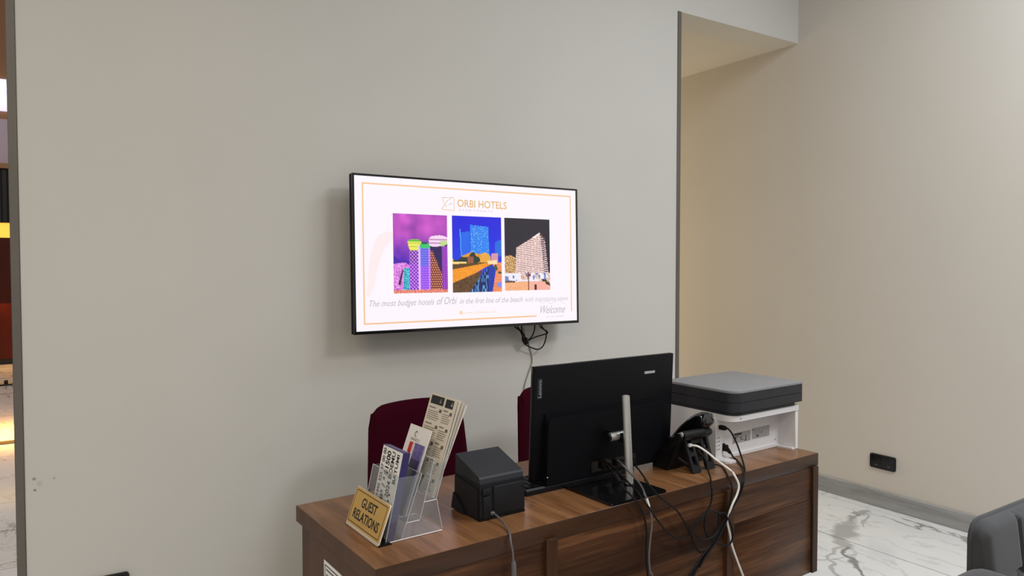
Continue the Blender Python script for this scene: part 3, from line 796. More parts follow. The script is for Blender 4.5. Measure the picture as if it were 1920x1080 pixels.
def plate(name, a, b, m=None, v0=VN, v1=VF):
    a_ = Vector((a[0], v0, a[1])); d = Vector((b[0] - a[0], 0, b[1] - a[1])).normalized(); nr = Vector((d.z, 0, -d.x)) * T_
    o = part(bh, name, MB().sheet(a_, (b[0], v0, b[1]), (0, v1 - v0, 0), nr), m or M['acr'])
    e = MB(); q = .0010
    for vv in (v0, v1):
        c1 = Vector((a[0], vv, a[1])) + nr / 2; c2 = Vector((b[0], vv, b[1])) + nr / 2
        e.tube([c1, c2], q, 5, 1)
    c1 = Vector((b[0], v0, b[1])) + nr / 2; e.tube([c1, c1 + Vector((0, v1 - v0, 0))], q, 5, 1)
    part(o, 'cut_edge', e, M['acre'], 'bright cut edge')
    return o


plate('front_sheet', (.073, .003), (.107, .154))
plate('divider_sheet', (.114, .003), (.170, .152))
plate('divider_sheet', (.165, .042), (.205, .182))
plate('back_sheet', (.210, .083), (.253, .217))
plate('shelf', (.129, .040), (.165, .040)); plate('shelf', (.177, .082), (.211, .082))
plate('riser', (.227, .004), (.211, .082)); plate('base_sheet', (.073, .0005), (.227, .0005))
side = [(.073, .003), (.107, .154), (.166, .150), (.150, .090), (.156, .044), (.205, .178), (.212, .176), (.196, .09), (.210, .084), (.214, .07), (.227, .003)]
side = [(.074, .003), (.108, .152), (.169, .150), (.152, .104), (.203, .180), (.236, .168), (.212, .083), (.227, .003)]
for v in (VN - .001, VF - .001):
    s_ = part(bh, 'side_sheet', MB().prism(side, v, v + .002, 'y'), M['acr'])
    part(s_, 'cut_edge', MB().tube([(.073, v, .0015), (.227, v, .0015)], .0011, 5, 1), M['acre'], 'bright cut edge')


def leanframe(a, b, off):
    d = Vector((b[0] - a[0], 0, b[1] - a[1])).normalized(); nr = Vector((d.z, 0, -d.x))
    return Vector((a[0], 0, a[1])) + nr * off, d, nr


def slab(t, name, fr, s0, s1, v0, v1, th, m, label=None):
    o, d, nr = fr
    return part(t, name, MB().sheet(o + d * s0 + Vector((0, v0, 0)), o + d * s1 + Vector((0, v0, 0)), (0, v1 - v0, 0), nr * th), m, label)


# tall purple carton with the white printed front
fr1 = leanframe((.073, 0), (.107, .154), .0042)
bx = thing('leaflet_box', 'slim purple carton with white printed front in the lowest tier', 'box', (.12, .17, .004))
slab(bx, 'carton', fr1, .006, .2155, .1245, .2325, .019, M['purple'])
wf = slab(bx, 'printed_front', (fr1[0] - fr1[2] * .0006, fr1[1], fr1[2]), .008, .2135, .1250, .2315, .0006, M['paper'], 'white front with black print')
yd = (0, 1, 0); xd = fr1[1]


def bt(body, s, v, wdt, hgt, off=.02): text(wf, 'lettering', body, fr1[0] - fr1[2] * .0011 + fr1[1] * s + Vector((0, v, 0)), xd, yd, wdt, M['ink'], hgt, 0, off)


bt('+995 555 37 00 00', .090, .210, .119, .014)
bt('18\u00b2 / \u00b2', .078, .184, .064, .018); bt('$1500', .148, .183, .058, .020, .03)
bt('2024 BOEMU', .098, .160, .110, .017)
bt('BATUMI', .136, .137, .070, .014)
bt('Batumi', .060, .163, .03, .011, 0); bt('\u2022 \u2022', .090, .140, .02, .010, 0)
# white card, red pen and violet leaflet in the middle tier
fr2 = leanframe((.114, .003), (.170, .152), .010)
cdv = thing('brochure', 'white card with grey crescent emblem rising from the middle tier', 'brochure', (.18, .235, .045))
cs = slab(cdv, 'card', fr2, .046, .262, .150, .2625, .0016, M['paper'])
c0 = fr2[0] - fr2[2] * .0004
cx = lambda a, s, d=0: c0 + fr2[1] * s + Vector((0, a, 0))
arc = MB(); N = 14
vs = []
for k in range(N + 1):
    a = R(60 + 250 * k / N); q = .0065; tq = .0006 + .0011 * math.sin(math.pi * k / N)
    for rr_ in (q - tq, q + tq): vs.append(cx(.2190 - rr_ * math.cos(a), .2415 + rr_ * math.sin(a)))
arc.add(vs, [(2 * k, 2 * k + 1, 2 * k + 3, 2 * k + 2) for k in range(N)])
for da, ds in ((0, .0065), (-.003, .0050)):
    arc.add([cx(.219 + da - .0014, .2415 + ds), cx(.219 + da, .2415 + ds + .003), cx(.219 + da + .0014, .2415 + ds), cx(.219 + da, .2415 + ds - .003)], [(0, 1, 2, 3)])
part(cs, 'emblem', arc, M['greyink'])
text(cs, 'lettering', 'NANCY', cx(.240, .2235), (0, -1, 0), fr2[1], .046, M['greyink'], .0075)
text(cs, 'lettering', 'BATUMI', cx(.224, .2165), (0, -1, 0), fr2[1], .016, M['greyink'], .0022)
fr3 = leanframe((.114, .003), (.170, .152), .006)
vl = thing('leaflet', 'violet patterned leaflet standing between the purple carton and the white card', 'leaflet', (.15, .205, .042))
slab(vl, 'sheet', leanframe((.114, .003), (.170, .152), .0060), .046, .2205, .158, .203, .0022, M['lilac'])
slab(vl, 'dark_band', leanframe((.114, .003), (.170, .152), .0054), .046, .182, .1585, .2025, .0005, M['purple'])
pn = thing('red_pen', 'red pen standing left of the violet leaflet before the white card', 'pen', (.15, .238, .042))
f4 = leanframe((.114, .003), (.170, .152), .0085)
P_ = lambda s, v: f4[0] + f4[1] * s + Vector((0, v, 0))
part(pn, 'barrel', MB().tube([P_(.046, .2255), P_(.192, .2255)], .0036, 10, 1), M['red'])
part(pn, 'cap', MB().tube([P_(.192, .2255), P_(.2195, .2255)], .0046, 10, 1), M['red'])
part(pn, 'clip', MB().sheet(P_(.194, .2242) - f4[2] * .0056, P_(.2195, .2242) - f4[2] * .0056, (0, .0026, 0), f4[2] * .0012), M['red'])
f5 = leanframe((.114, .003), (.170, .152), .008)
P_ = lambda s, v: f5[0] + f5[1] * s + Vector((0, v, 0))
# price leaflets in the top tier: the front one printed, three plain ones fanned out behind
fr6 = leanframe((.210, .083), (.253, .217), -.0095)
lf = thing('price_leaflet', 'tall cream price list with two black headers, front of the top tier', 'leaflet', (.23, .19, .085))
LV0, LV1 = .1255, .2610
ls = slab(lf, 'sheet', fr6, .0, .247, LV0, LV1, .0008, M['cream'])
lp = lambda a, s: fr6[0] - fr6[2] * .0004 + fr6[1] * s + Vector((0, LV1 - a * 1.125, 0))


def bar(b, a0, a1, s0, s1): b.add([lp(a0, s0), lp(a1, s0), lp(a1, s1), lp(a0, s1)], [(0, 1, 2, 3)])


for q in ((.008, .067, .220, .242), (.075, .110, .219, .241)):
    hd = MB(); bar(hd, *q); part(ls, 'header', hd, M['ink'], 'black header block')
for a in (.052, .104): part(ls, 'emblem', MB().add([lp(a - .004, .226), lp(a + .004, .226), lp(a + .0025, .233), lp(a + .0005, .239), lp(a - .002, .232)], [(0, 1, 2, 3, 4)]), M['cream'])
ln = MB(); dkp = MB(); s = .212
rs = random.Random(4)
while s > .03:
    bar(ln, .008, .008 + rs.uniform(.028, .036), s - .003, s)
    bar(dkp, .056, .067, s - .010, s - .002); bar(dkp, .103, .113, s - .010, s - .002); bar(ln, .074, .074 + .02, s - .003, s)
    for k in range(5):
        q = s - .010 - k * .0052
        bar(ln, .008, .008 + rs.uniform(.044, .058), q - .0016, q); bar(ln, .074, .074 + rs.uniform(.028, .037), q - .0016, q)
    s -= .042
part(ls, 'print', ln, M['greyink'], 'grey text lines'); part(ls, 'prices', dkp, mat('brown_ink', (96, 84, 70), .6, var=.2, vscale=300))
for k in range(3):
    f = leanframe((.210, .083), (.253 + .004 * (k + 1), .217), -.0078 + k * .0022)
    o = single('leaflet', ('plain leaflet directly behind the printed cream price list', 'middle one of the plain leaflets fanned behind the price list', 'rearmost plain leaflet fanned behind the cream price list')[k], 'leaflet',
               MB().sheet(f[0] + f[1] * 0 + Vector((0, LV0 - .0004 * k, 0)), f[0] + f[1] * (.246 - .003 * k) + Vector((0, LV0 - .003 * (k + 1), 0)), (0, LV1 - LV0, 0), f[2] * .0008), M['cream'] if k % 2 else M['paper'], DESK, 'leaflets behind the price list')

for o in bpy.data.objects:                                   # nudge the holder and its contents clear of the sign
    if o.name not in HOLD0 and o.parent is None: o.location += U * .0065
# ------------------------------------------------------------------ chairs behind the desk


def make_chair(label, x0, x1, y, rz, htop):
    fr = Frame(((x0 + x1) / 2, y, 0), (0, 0, rz))
    t = thing('chair', label, 'chair', (0, 0, 0), fr, None)
    W2 = (x1 - x0) / 2
    # backrest: a curved padded shell, a little narrower at the top
    b = MB(); nx, nz = 20, 14; z0, z1 = .40, htop
    fo = []; bo = []
    for j in range(nz + 1):
        tz = j / nz; z = z0 + (z1 - z0) * tz
        wd = W2 * (1.0 - .10 * max(0, tz - .35) / .65)
        for i in range(nx + 1):
            tx = -1 + 2 * i / nx
            # rounded top corners
            lim = wd; zc = z
            px = tx * lim
            drop = 0
            rr = .07
            if abs(px) > lim - rr:
                e = abs(px) - (lim - rr); drop = rr - math.sqrt(max(rr * rr - e * e, 0))
            zz = min(z, z1 - drop - .012 * tx * tx)
            dep = -.030 * (tx * tx) + .05 * (1 - tz) * -1 + .0
            edge = min(1, (1 - abs(tx)) / .06, (1 - tz) / .05 + .12)
            th = .022 * math.sqrt(max(edge, .05))
            fo.append((px, dep - th, zz)); bo.append((px, dep + th, zz))
    n = (nx + 1)
    fs = []
    for j in range(nz):
        for i in range(nx):
            a = j * n + i; fs.append((a, a + 1, a + n + 1, a + n))
    K = len(fo)
    fb = [tuple(K + q for q in f[::-1]) for f in fs]
    rim = [j * n for j in range(nz + 1)] + [nz * n + i for i in range(1, n)] + [j * n + nx for j in range(nz - 1, -1, -1)] + [i for i in range(nx - 1, 0, -1)]
    fr_ = [(rim[k], rim[(k + 1) % len(rim)], K + rim[(k + 1) % len(rim)], K + rim[k]) for k in range(len(rim))]
    b.add(fo + bo, fs + fb + fr_, True)
    part(t, 'backrest', b, M['burg'])
    part(t, 'seat', MB().box(-W2 + .005, W2 - .005, -.50, -.045, .405, .475, .03, 3), M['burg'])
    for sx in (-1, 1):
        part(t, 'leg', MB().cyl((sx * (W2 - .06), -.44, .41), (sx * (W2 - .02), -.48, 0), .013, 12, .009), M['metalk'])
        part(t, 'leg', MB().cyl((sx * (W2 - .06), -.10, .41), (sx * (W2 - .02), -.04, 0), .013, 12, .009), M['metalk'])
    return t


make_chair('burgundy chair behind the leaflet holder, its whole back in view', .975, 1.412, 2.53, R(3), .883)
make_chair('burgundy chair mostly hidden behind the black monitor', 1.622, 2.06, 2.53, R(6), .885)

# ------------------------------------------------------------------ receipt printer
rp = thing('receipt_printer', 'compact black receipt printer with sloped lid, left of the monitor', 'printer', (.412, .18, 0))
u0, u1 = .338, .486
part(rp, 'body', MB().prism([(.116, .002), (.114, .012), (.116, .094), (.238, .098), (.240, .002)], u0 + .004, u1 - .002, 'x'), M['dgrey2'])
part(rp, 'lid', MB().prism([(.1175, .086), (.1175, .097), (.1195, .1075), (.124, .1125), (.130, .1150), (.236, .1505), (.2405, .150), (.2405, .098), (.2000, .094)], u0 + .006, u1 - .004, 'x', False), M['dgrey'], 'sloped lid')
part(rp, 'base', MB().prism([(u0 + .003, .114), (u1 - .001, .114), (u1 - .001, .241), (u0 + .003, .241)], .0, .006, 'z'), M['black'])
part(rp, 'rear_cover', MB().box(u0 + .045, u1 - .006, .1115, .117, .010, .0865, .002, 2), M['dgrey2'])
part(rp, 'rear_lip', MB().box(u0 + .047, u1 - .016, .1108, .1135, .0825, .0865), M['dgrey'])
part(rp, 'corner_column', MB().box(u0 + .012, u0 + .036, .110, .120, .004, .064, .003, 2).box(u0 + .010, u0 + .036, .109, .120, .066, .084, .003, 2), M['dgrey2'])
part(rp, 'side_panel', MB().prism([(.122, .006), (.122, .082), (.236, .094), (.237, .045), (.244, .010)], u0 + .001, u0 + .0045, 'x'), M['dgrey2'])
part(rp, 'side_flare', MB().prism([(.180, .004), (.205, .030), (.236, .048), (.246, .010), (.246, .004)], u0 - .004, u0 + .003, 'x'), M['dgrey2'])
part(rp, 'latch', MB().box(u1 - .014, u1 - .005, .1105, .113, .070, .073), M['black'])
part(rp, 'cable_jack', MB().box(.371, .383, .104, .113, .013, .022, .002, 1), M['cableg'])
t = thing('printer_cable', 'grey cable with barrel connector hanging from the receipt printer over the desk edge', 'cable', (.36, .02, -.12))
part(t, 'cable', MB().tube([[.3772, .106, .0172], [.3757, .09, .0181], [.3755, .06, .0108], [.3674, .03, .0047], [.3547, .0, .0028], [.3470, -.016, -.0126], [.3515, -.017, -.0339], [.3534, -.017, -.058], [.354, -.017, -.064]], .0026, 8, 6), M['cableg'])
part(t, 'connector', MB().tube([[.354, -.017, -.0607], [.355, -.017, -.0823], [.3554, -.017, -.1165], [.3556, -.017, -.15]], lambda q: .0066 if q > .02 else .0055, 12, 2), M['cableg'])

# ------------------------------------------------------------------ keyboard
kb = thing('keyboard', 'black keyboard lying behind the monitor base', 'keyboard', (.77, .275, 0))
part(kb, 'case', MB().prism([(.207, 0), (.207, .014), (.212, .0185), (.345, .008), (.347, 0)], .560, .985, 'x'), M['black'])
keym = None
for r_ in range(5):
    for c_ in range(15):
        uu = .570 + c_ * .027; vv = .222 + r_ * .024; zz = .0165 - (vv - .212) * .079
        if keym is None:
            o = part(kb, 'key', MB().box(uu, uu + .0225, vv, vv + .0205, zz, zz + .006, .0012, 1), M['blackm']); keym = (o, uu, vv, zz)
        else:
            o = keym[0].copy(); COL.objects.link(o); o.parent = kb; o.location = (uu - keym[1], vv - keym[2], zz - keym[3])

# ------------------------------------------------------------------ monitor
mo = thing('monitor', 'large black desktop monitor seen from behind on a silver pillar', 'monitor', (.81, .11, 0))


def tv_tilt(b, piv=(.236, .02), a=-2.4):
    ca, sa = math.cos(R(a)), math.sin(R(a)); o = []
    for x, y, z in b.v:
        dy, dz = y - piv[0], z - piv[1]; o.append((x, piv[0] + dy * ca + dz * sa, piv[1] - dy * sa + dz * ca))
    b.v = o; return b


part(mo, 'base', MB().prism(rrect(.699, .916, .004, .206, .004, 3), 0, .0075), M['blackg'], 'glossy black base plate')
part(mo, 'panel', tv_tilt(MB().box(.598, 1.181, .234, .248, .024, .367, .003, 2)), M['blackm'])
part(mo, 'bezel', tv_tilt(MB().box(.5985, 1.1805, .247, .253, .0245, .3665, .001, 1)), M['blackg'])
part(mo, 'rear_housing', tv_tilt(MB().prism([(.632, .020), (1.109, .020), (1.109, .205), (1.107, .213), (.640, .213), (.632, .205)], .206, .236, 'y').prism([(.640, .213), (1.107, .213), (1.118, .226), (.634, .226)], .228, .236, 'y')), M['blackm'])
pl_ = MB(); seg = 20
vs = []
for z, lean in ((.0075, 0), (.262, .018)):
    for k in range(seg):
        a = 2 * math.pi * k / seg; xx_ = .0135 * math.cos(a); yy_ = .0100 * math.sin(a)
        vs.append((.8690 + xx_, .108 + lean + yy_, z + (0 if z < .1 else -.28 * xx_ - .5 * yy_ + .006)))
pl_.add(vs, [(k, (k + 1) % seg, seg + (k + 1) % seg, seg + k) for k in range(seg)], True)
pl_.add(vs[seg:], [tuple(range(seg))]); pl_.add(vs[:seg], [tuple(range(seg))[::-1]])
part(mo, 'pillar', pl_, M['steel'], 'brushed silver pillar')
part(mo, 'pillar_collar', MB().cyl((.869, .1085, .0075), (.869, .1085, .0105), .0175, 20), M['blackg'])
part(mo, 'hinge', MB().cyl((.824, .150, .146), (.905, .150, .146), .0125, 20), M['steel'], 'silver hinge barrel')
part(mo, 'hinge_cap', MB().cyl((.816, .150, .146), (.8245, .150, .146), .0126, 20), M['black'])
part(mo, 'hinge_bracket', MB().box(.858, .880, .122, .150, .128, .155, .003, 1).box(.852, .892, .150, .212, .138, .154, .003, 1).box(.845, .897, .200, .212, .115, .176, .002, 1), M['blackm'])
part(mo, 'port_recess', MB().box(.80, .99, .203, .208, .030, .062), M['blackg'])
for uu in (.845, .861, .902, .972): part(mo, 'port_plug', MB().box(uu - .007, uu + .007, .190, .206, .036, .058, .002, 1), M['cablek'])
bd = part(mo, 'badge', tv_tilt(MB().box(.608, .627, .2332, .2346, .272, .332)), M['badge'])
b_ = Vector((.6225, .236, .20))


def tl(p): return tv_tilt(MB().add([p], [])).v[0]


xd_ = Vector(tl((.62, .233, .33))) - Vector(tl((.62, .233, .27)))
text(bd, 'lettering', 'Lenovo', Vector(tl((.6235, .2330, .276))), xd_, (-1, 0, 0), .052, M['badgeink'], .012, 0, .012)
stb = MB()
part(mo, 'sticker', tv_tilt(MB().box(1.046, 1.094, .2334, .2346, .308, .316, .0004, 1)), M['silver'], 'small silver sticker')
part(mo, 'indicator_dot', tv_tilt(MB().box(.6310, .6335, .2035, .2062, .044, .0465)), M['pwhite'])

# ------------------------------------------------------------------ desk phone
ph = thing('desk_phone', 'black desk telephone on a slotted stand between monitor and white printer', 'telephone', (1.16, .18, 0))
sl = Vector((0, .118, -.100)).normalized(); nf = Vector((0, .100, .118)).normalized()
c0 = Vector((0, .108, .134))


def pb(b, x0, x1, s0, s1, n0, n1, r=.004):
    q = MB().box(x0, x1, s0, s1, n0, n1, r, 2)
    b.add([Vector((x, 0, 0)) + c0 + sl * s + nf * n_ for x, s, n_ in q.v], q.f, True); return b


part(ph, 'console', pb(MB(), 1.082, 1.236, 0, .150, -.024, 0, .008).prism([(.116, .112), (.222, .026), (.222, 0), (.158, 0), (.122, .085)], 1.086, 1.232, 'x'), M['black'])
part(ph, 'keypad_panel', pb(MB(), 1.090, 1.175, .012, .142, -.002, .003, .002), M['blackg'])
for i in range(3):
    for j in range(4): part(ph, 'key', pb(MB(), 1.100 + i * .022, 1.117 + i * .022, .070 + j * .017, .083 + j * .017, .002, .006, .001), M['dgrey'])
part(ph, 'display', pb(MB(), 1.096, 1.168, .02, .06, .002, .0045, .001), M['socket'])
hs = MB()
path = [(-.024, .012), (-.012, .026), (.02, .036), (.06, .038), (.10, .036), (.135, .026), (.15, .012)]
pts = [Vector((1.207, 0, 0)) + c0 + sl * s + nf * n_ for s, n_ in path]
hs.tube(pts, lambda q: .0185 + .0075 * (2 * abs(q - .5)) ** 3, 16, 5)
pb(hs, 1.178, 1.240, -.030, .040, -.004, .040, .016); pb(hs, 1.182, 1.234, .105, .155, .0, .030, .013)
part(ph, 'handset', hs, M['blackg'], 'glossy black handset')
part(ph, 'stand_hinge', MB().cyl((1.092, .103, .121), (1.190, .103, .121), .0145, 18), M['black'])
part(ph, 'stand_cap', MB().cyl((1.086, .103, .126), (1.093, .103, .126), .008, 12), M['silver'])
for ua, ub, va in ((1.121, 1.160, .080), (1.194, 1.232, .084)):
    lg = MB(); tp = Vector((0, .118, .112)); ft = Vector((0, va, .002)); th = Vector((0, .012, .004))
    du = -.004
    for a0, a1, s0, s1 in ((0, .27, 0, 1), (.73, 1, 0, 1), (.27, .73, 0, .18), (.27, .73, .45, .55), (.27, .73, .88, 1)):
        q = lambda a, s_: Vector((ua + (ub - ua) * a + du * (s_), 0, 0)) + ft + (tp - ft) * s_
        lg.sheet(q(a0, s0), q(a0, s1), q(a1, s0) - q(a0, s0), th)
    part(ph, 'stand_leg', lg, M['dgrey2'])
part(ph, 'stand_web', MB().sheet((1.150, .112, .085), (1.150, .118, .112), (.05, 0, 0), (0, .012, 0)).sheet((1.150, .098, .03), (1.150, .100, .044), (.05, 0, 0), (0, .012, 0)).box(1.12, 1.215, .122, .19, .06, .098), M['black'])
part(ph, 'line_jack', MB().box(1.124, 1.136, .098, .108, .082, .092, .001, 1), M['pwhite'], 'white line plug')
hc = MB()
N = 90
for_pts = []
for k in range(N + 1):
    q = k / N; c = Vector((1.092 + .05 * q, .118 - .02 * q, .045 - .035 * q)); a = q * 2 * math.pi * 11
    for_pts.append(c + Vector((.0, .006 * math.cos(a), .006 * math.sin(a))))
part(ph, 'handset_cord', MB().tube(for_pts, .0018, 6, 1), M['dgrey2'])

# ------------------------------------------------------------------ laser printer
lp_ = thing('laser_printer', 'white laser printer with grey flatbed scanner on the desk right end', 'printer', (1.48, .24, 0))
A0, A1 = 1.302, 1.681
part(lp_, 'body', MB().box(A0, A1, .146, .375, .004, .160), M['pwhite'])
part(lp_, 'connector_column', MB().box(A0 - .001, 1.337, .1395, .17, .004, .146, .001, 1), M['pwhite'])
part(lp_, 'top_shelf', MB().prism(rrect(A0 + .003, A1, .076, .374, [.004, .004, .02, .045], 8), .1405, .1615, 'z', True), M['pwhite'])
part(lp_, 'side_cheek', MB().box(1.665, A1, .079, .20, .0, .1405, .0012, 1), M['pwhite'])
part(lp_, 'foot_plate', MB().prism([(A0 - .002, .15), (A0 - .002, .118), (1.304, .100), (1.316, .092), (1.346, .090), (1.348, .104), (1.350, .15)], 0, .007), M['pwhite'])
part(lp_, 'base_rail', MB().box(A0, A1, .140, .372, 0, .012, .001, 1).prism([(1.640, .141), (1.652, .082), (1.668, .080), (1.668, .141)], 0, .006), M['pwhite'])
scn = part(lp_, 'scanner_body', MB().prism(rrect(1.300, 1.683, .064, .372, [.004, .012, .03, .04], 8), .174, .205, 'z', True).prism(rrect(1.306, 1.650, .072, .366, [.004, .012, .03, .04], 8), .1615, .174, 'z', True), M['lidside'], 'charcoal scanner body')
part(lp_, 'scanner_lid', MB().prism(rrect(1.300, 1.683, .064, .372, [.004, .012, .03, .04], 8), .2065, .237, 'z', True), M['lidside'], 'charcoal lid rim')
lt = rrect(1.300, 1.683, .064, .372, [.004, .012, .03, .04], 8); li = rrect(1.303, 1.680, .067, .369, [.003, .010, .027, .037], 8); n = len(lt)
b_ = MB().prism(lt, .2375, .2445, 'z', True)
b_.add([(x, y, .2445) for x, y in lt] + [(x, y, .2465) for x, y in li], [(k, (k + 1) % n, n + (k + 1) % n, n + k) for k in range(n)] + [tuple(range(n, 2 * n))])
part(lp_, 'lid_top', b_, M['lid'], 'lighter grey lid top')
vt = MB()
for k in range(7): vt.box(A0 - .0006, A0 + .002, .158, .190, .102 + k * .0055, .1045 + k * .0055)
for k in range(7): vt.box(A0 + .0, A0 + .012, .1392, .142, .0, .0)
part(lp_, 'side_vents', vt, M['lidside'])
for a, b2, z0, z1 in ((1.399, 1.497, .0435, .080), (1.506, 1.606, .045, .0835)):
    o = part(lp_, 'rating_label', MB().box(a, b2, .1452, .1462, z0, z1), M['label'], 'grey printed rating label')
    q = MB(); rs = random.Random(int(a * 1000))
    if a < 1.45:
        q.box(a + .008, a + .048, .1449, .1453, z1 - .009, z1 - .003)
        for k in range(8):
            x = a + rs.uniform(.004, .08); z = z0 + rs.uniform(.003, .024); q.box(x, x + rs.uniform(.004, .014), .1449, .1453, z, z + rs.uniform(.001, .004))
        q.box(a + .070, a + .073, .1449, .1453, z0 + .003, z0 + .022)
    else:
        q.box(a + .004, a + .007, .1449, .1453, z1 - .008, z1 - .004); q.box(a + .024, a + .030, .1449, .1453, z0 + .006, z0 + .012)
        q.box(a + .032, a + .037, .1449, .1453, z0 + .006, z0 + .013); q.box(a + .052, a + .056, .1449, .1453, z0 + .016, z0 + .022)
    part(o, 'print', q, M['ink'])
sc_ = MB()
for x, y, z in ((1.3495, .0752, .151), (1.642, .1455, .0265)): sc_.cyl((x, y - .0008, z), (x, y + .001, z), .0036, 12)
part(lp_, 'screw', sc_, M['steel'])
pm = MB()
for k in range(4):
    z = .036 + k * .013
    pm.box(1.306, 1.310, .1390, .1397, z, z + .004); pm.box(1.317, 1.321, .1390, .1397, z, z + .005)
for k in range(3): pm.box(1.308 + .004 * k, 1.311 + .004 * k, .1390, .1397, .088 + .006 * k, .0895 + .006 * k)
part(lp_, 'port_marks', pm, M['greyink'])
part(lp_, 'power_inlet', MB().box(1.337, 1.352, .141, .148, .028, .054), M['socket'])


def cable(name, label, pts, r, m, plug=None, plug_m=None, extra=None, cat='cable', group=None):
    x, y, z = pts[len(pts) // 2]
    t = thing(name, label, cat, (x, y, min(p[2] for p in pts)), DESK, group)
    part(t, 'cable', MB().tube(pts, r, 8, 6), m)
    if plug is not None: part(t, 'plug', plug, plug_m or M['cablek'])
    return t


cable('power_cable', 'black cable curving down from the upper black plug at the rear of the white printer',
      [[1.306, .118, .1195], [1.3099, .1, .1187], [1.3126, .09, .1113], [1.3217, .085, .0952], [1.3242, .07, .0682], [1.3117, .045, .038], [1.2925, .02, .0175], [1.2659, -.004, .006], [1.2384, -.020, -.0251], [1.2175, -.020, -.0626], [1.1808, -.020, -.0965], [1.1499, -.020, -.1275], [1.1045, -.020, -.1748], [1.0599, -.020, -.2078], [1.0308, -.020, -.2338], [.9974, -.020, -.2598], [.96, -.02, -.33]], .0030, M['cablek'],
      MB().box(1.300 + .012, 1.326, .112, .1392, .107, .122, .003, 1).tube([(1.316, .115, .115), (1.309, .100, .118)], lambda q: .006 - .002 * q, 8, 1))
cable('power_cable', 'black cable leaving the lower stepped plug at the rear of the white printer',
      [[1.349, .128, .034], [1.3572, .12, .0228], [1.3586, .11, .0106], [1.3578, .0949, .0045], [1.3108, .0405, .0045], [1.2753, .003, .0040], [1.2249, -.026, -.0144], [1.1988, -.026, -.0541], [1.165, -.026, -.0849], [1.1371, -.026, -.1197], [1.087, -.026, -.1723], [1.0477, -.026, -.1997], [1.0044, -.026, -.2318], [.9784, -.026, -.2529], [.94, -.026, -.32]], .0030, M['cablek'],
      MB().box(1.338, 1.351, .124, .143, .030, .052, .002, 1).tube([(1.346, .130, .040), (1.354, .123, .027), (1.3572, .12, .0228)], lambda q: .008 - .004 * q, 8, 2))
cable('phone_cable', 'white cable running from the back of the telephone over the desk front',
      [[1.130, .105, .0865], [1.1354, .093, .0875], [1.1448, .080, .0847], [1.1647, .06, .0668], [1.1762, .04, .0493], [1.1982, .02, .0279], [1.2054, .0, .015], [1.1897, -.020, .0141], [1.2000, -.031, -.0170], [1.1915, -.033, -.0435], [1.1700, -.033, -.0705], [1.1590, -.030, -.0940], [1.1560, -.024, -.1095], [1.1604, -.020, -.1297], [1.174, -.020, -.1699], [1.1824, -.020, -.2024], [1.2043, -.020, -.2486], [1.2432, -.020, -.322]], .0033, M['cablew'])
cable('phone_cable', 'thin black cable lying from the right stand leg of the telephone to the desk edge',
      [[1.25, .118, .004], [1.2619, .0847, .0032], [1.2133, .0259, .0032], [1.1866, 0, .0040], [1.169, -.022, -.0039], [1.1798, -.022, -.0278], [1.1751, -.022, -.0643], [1.1599, -.022, -.0952], [1.1473, -.022, -.1196], [1.107, -.022, -.1647], [1.0673, -.022, -.199], [1.0381, -.022, -.2283], [1.0046, -.022, -.261], [.97, -.022, -.34]], .0022, M['cablek'])
cable('usb_cable', 'long black cable sagging in a wide curve between the monitor and the telephone',
      [[.8611, .197, .0539], [.8071, .1, .0602], [.7982, .05, .0448], [.7864, .0, .0313], [.7875, -.018, .018], [.8091, -.02, -.0075], [.8353, -.02, -.0404], [.8709, -.02, -.082], [.9072, -.02, -.115], [.9395, -.02, -.1332], [.9722, -.02, -.1373], [.991, -.02, -.1268], [1.0195, -.02, -.1037], [1.0534, -.02, -.0844], [1.078, -.02, -.0662], [1.0876, -.02, -.0382], [1.0857, -.02, -.0081], [1.1176, .010, .0055], [1.141, .04, .0209], [1.1641, .065, .0326], [1.1797, .09, .0461], [1.1746, .11, .0643]], .0026, M['cablek'])
cable('power_cable', 'black cable from right of the silver pillar falling diagonally across the desk front',
      [[.9724, .197, .0342], [.8628, .06, .0585], [.8469, .012, .0391], [.8085, -.012, .06], [.8391, -.02, .0238], [.8702, -.02, -.0037], [.9294, -.02, -.0467], [.9528, -.02, -.0737], [.9862, -.02, -.1193], [1.0057, -.02, -.156], [1.0205, -.02, -.1822], [1.0352, -.02, -.1955], [1.0549, -.02, -.1967]], .0026, M['cablek'])
cable('video_cable', 'black cable with a moulded lump hanging straight down below the monitor base',
      [[.8457, .197, .0621], [.8013, .12, .0602], [.7832, .08, .0527], [.7716, .05, .0424], [.7546, .015, .0367], [.7518, -.016, .0277], [.7665, -.018, .0098], [.7878, -.018, -.0156], [.8052, -.018, -.0528], [.8119, -.018, -.0942], [.81, -.018, -.1246], [.8113, -.018, -.1711], [.8173, -.018, -.2143], [.82, -.018, -.30]], .0028, M['cablek'],
      MB().tube([[.7832, .08, .0527], [.7755, .060, .0465], [.7716, .05, .0424]], .0075, 10, 2))
gc = cable('grey_cable', 'grey cable with a pale ferrule hanging over the desk front by the pillar',
           [[.9027, .197, .0531], [.8487, .12, .0672], [.8579, .07, .0332], [.8223, .01, .0285], [.8046, -.016, .0209], [.8111, -.018, .0074], [.8199, -.018, -.0158], [.8287, -.018, -.036], [.8312, -.018, -.0736], [.8251, -.018, -.1156], [.8211, -.018, -.158], [.8258, -.018, -.2025], [.8347, -.018, -.2187], [.84, -.018, -.3]], .0030, M['cableg'])
part(gc, 'ferrule', MB().tube([[.8105, -.018, .0085], [.8155, -.018, -.004], [.8199, -.018, -.0158]], .0040, 10, 2), M['cablew'], 'pale ferrule')
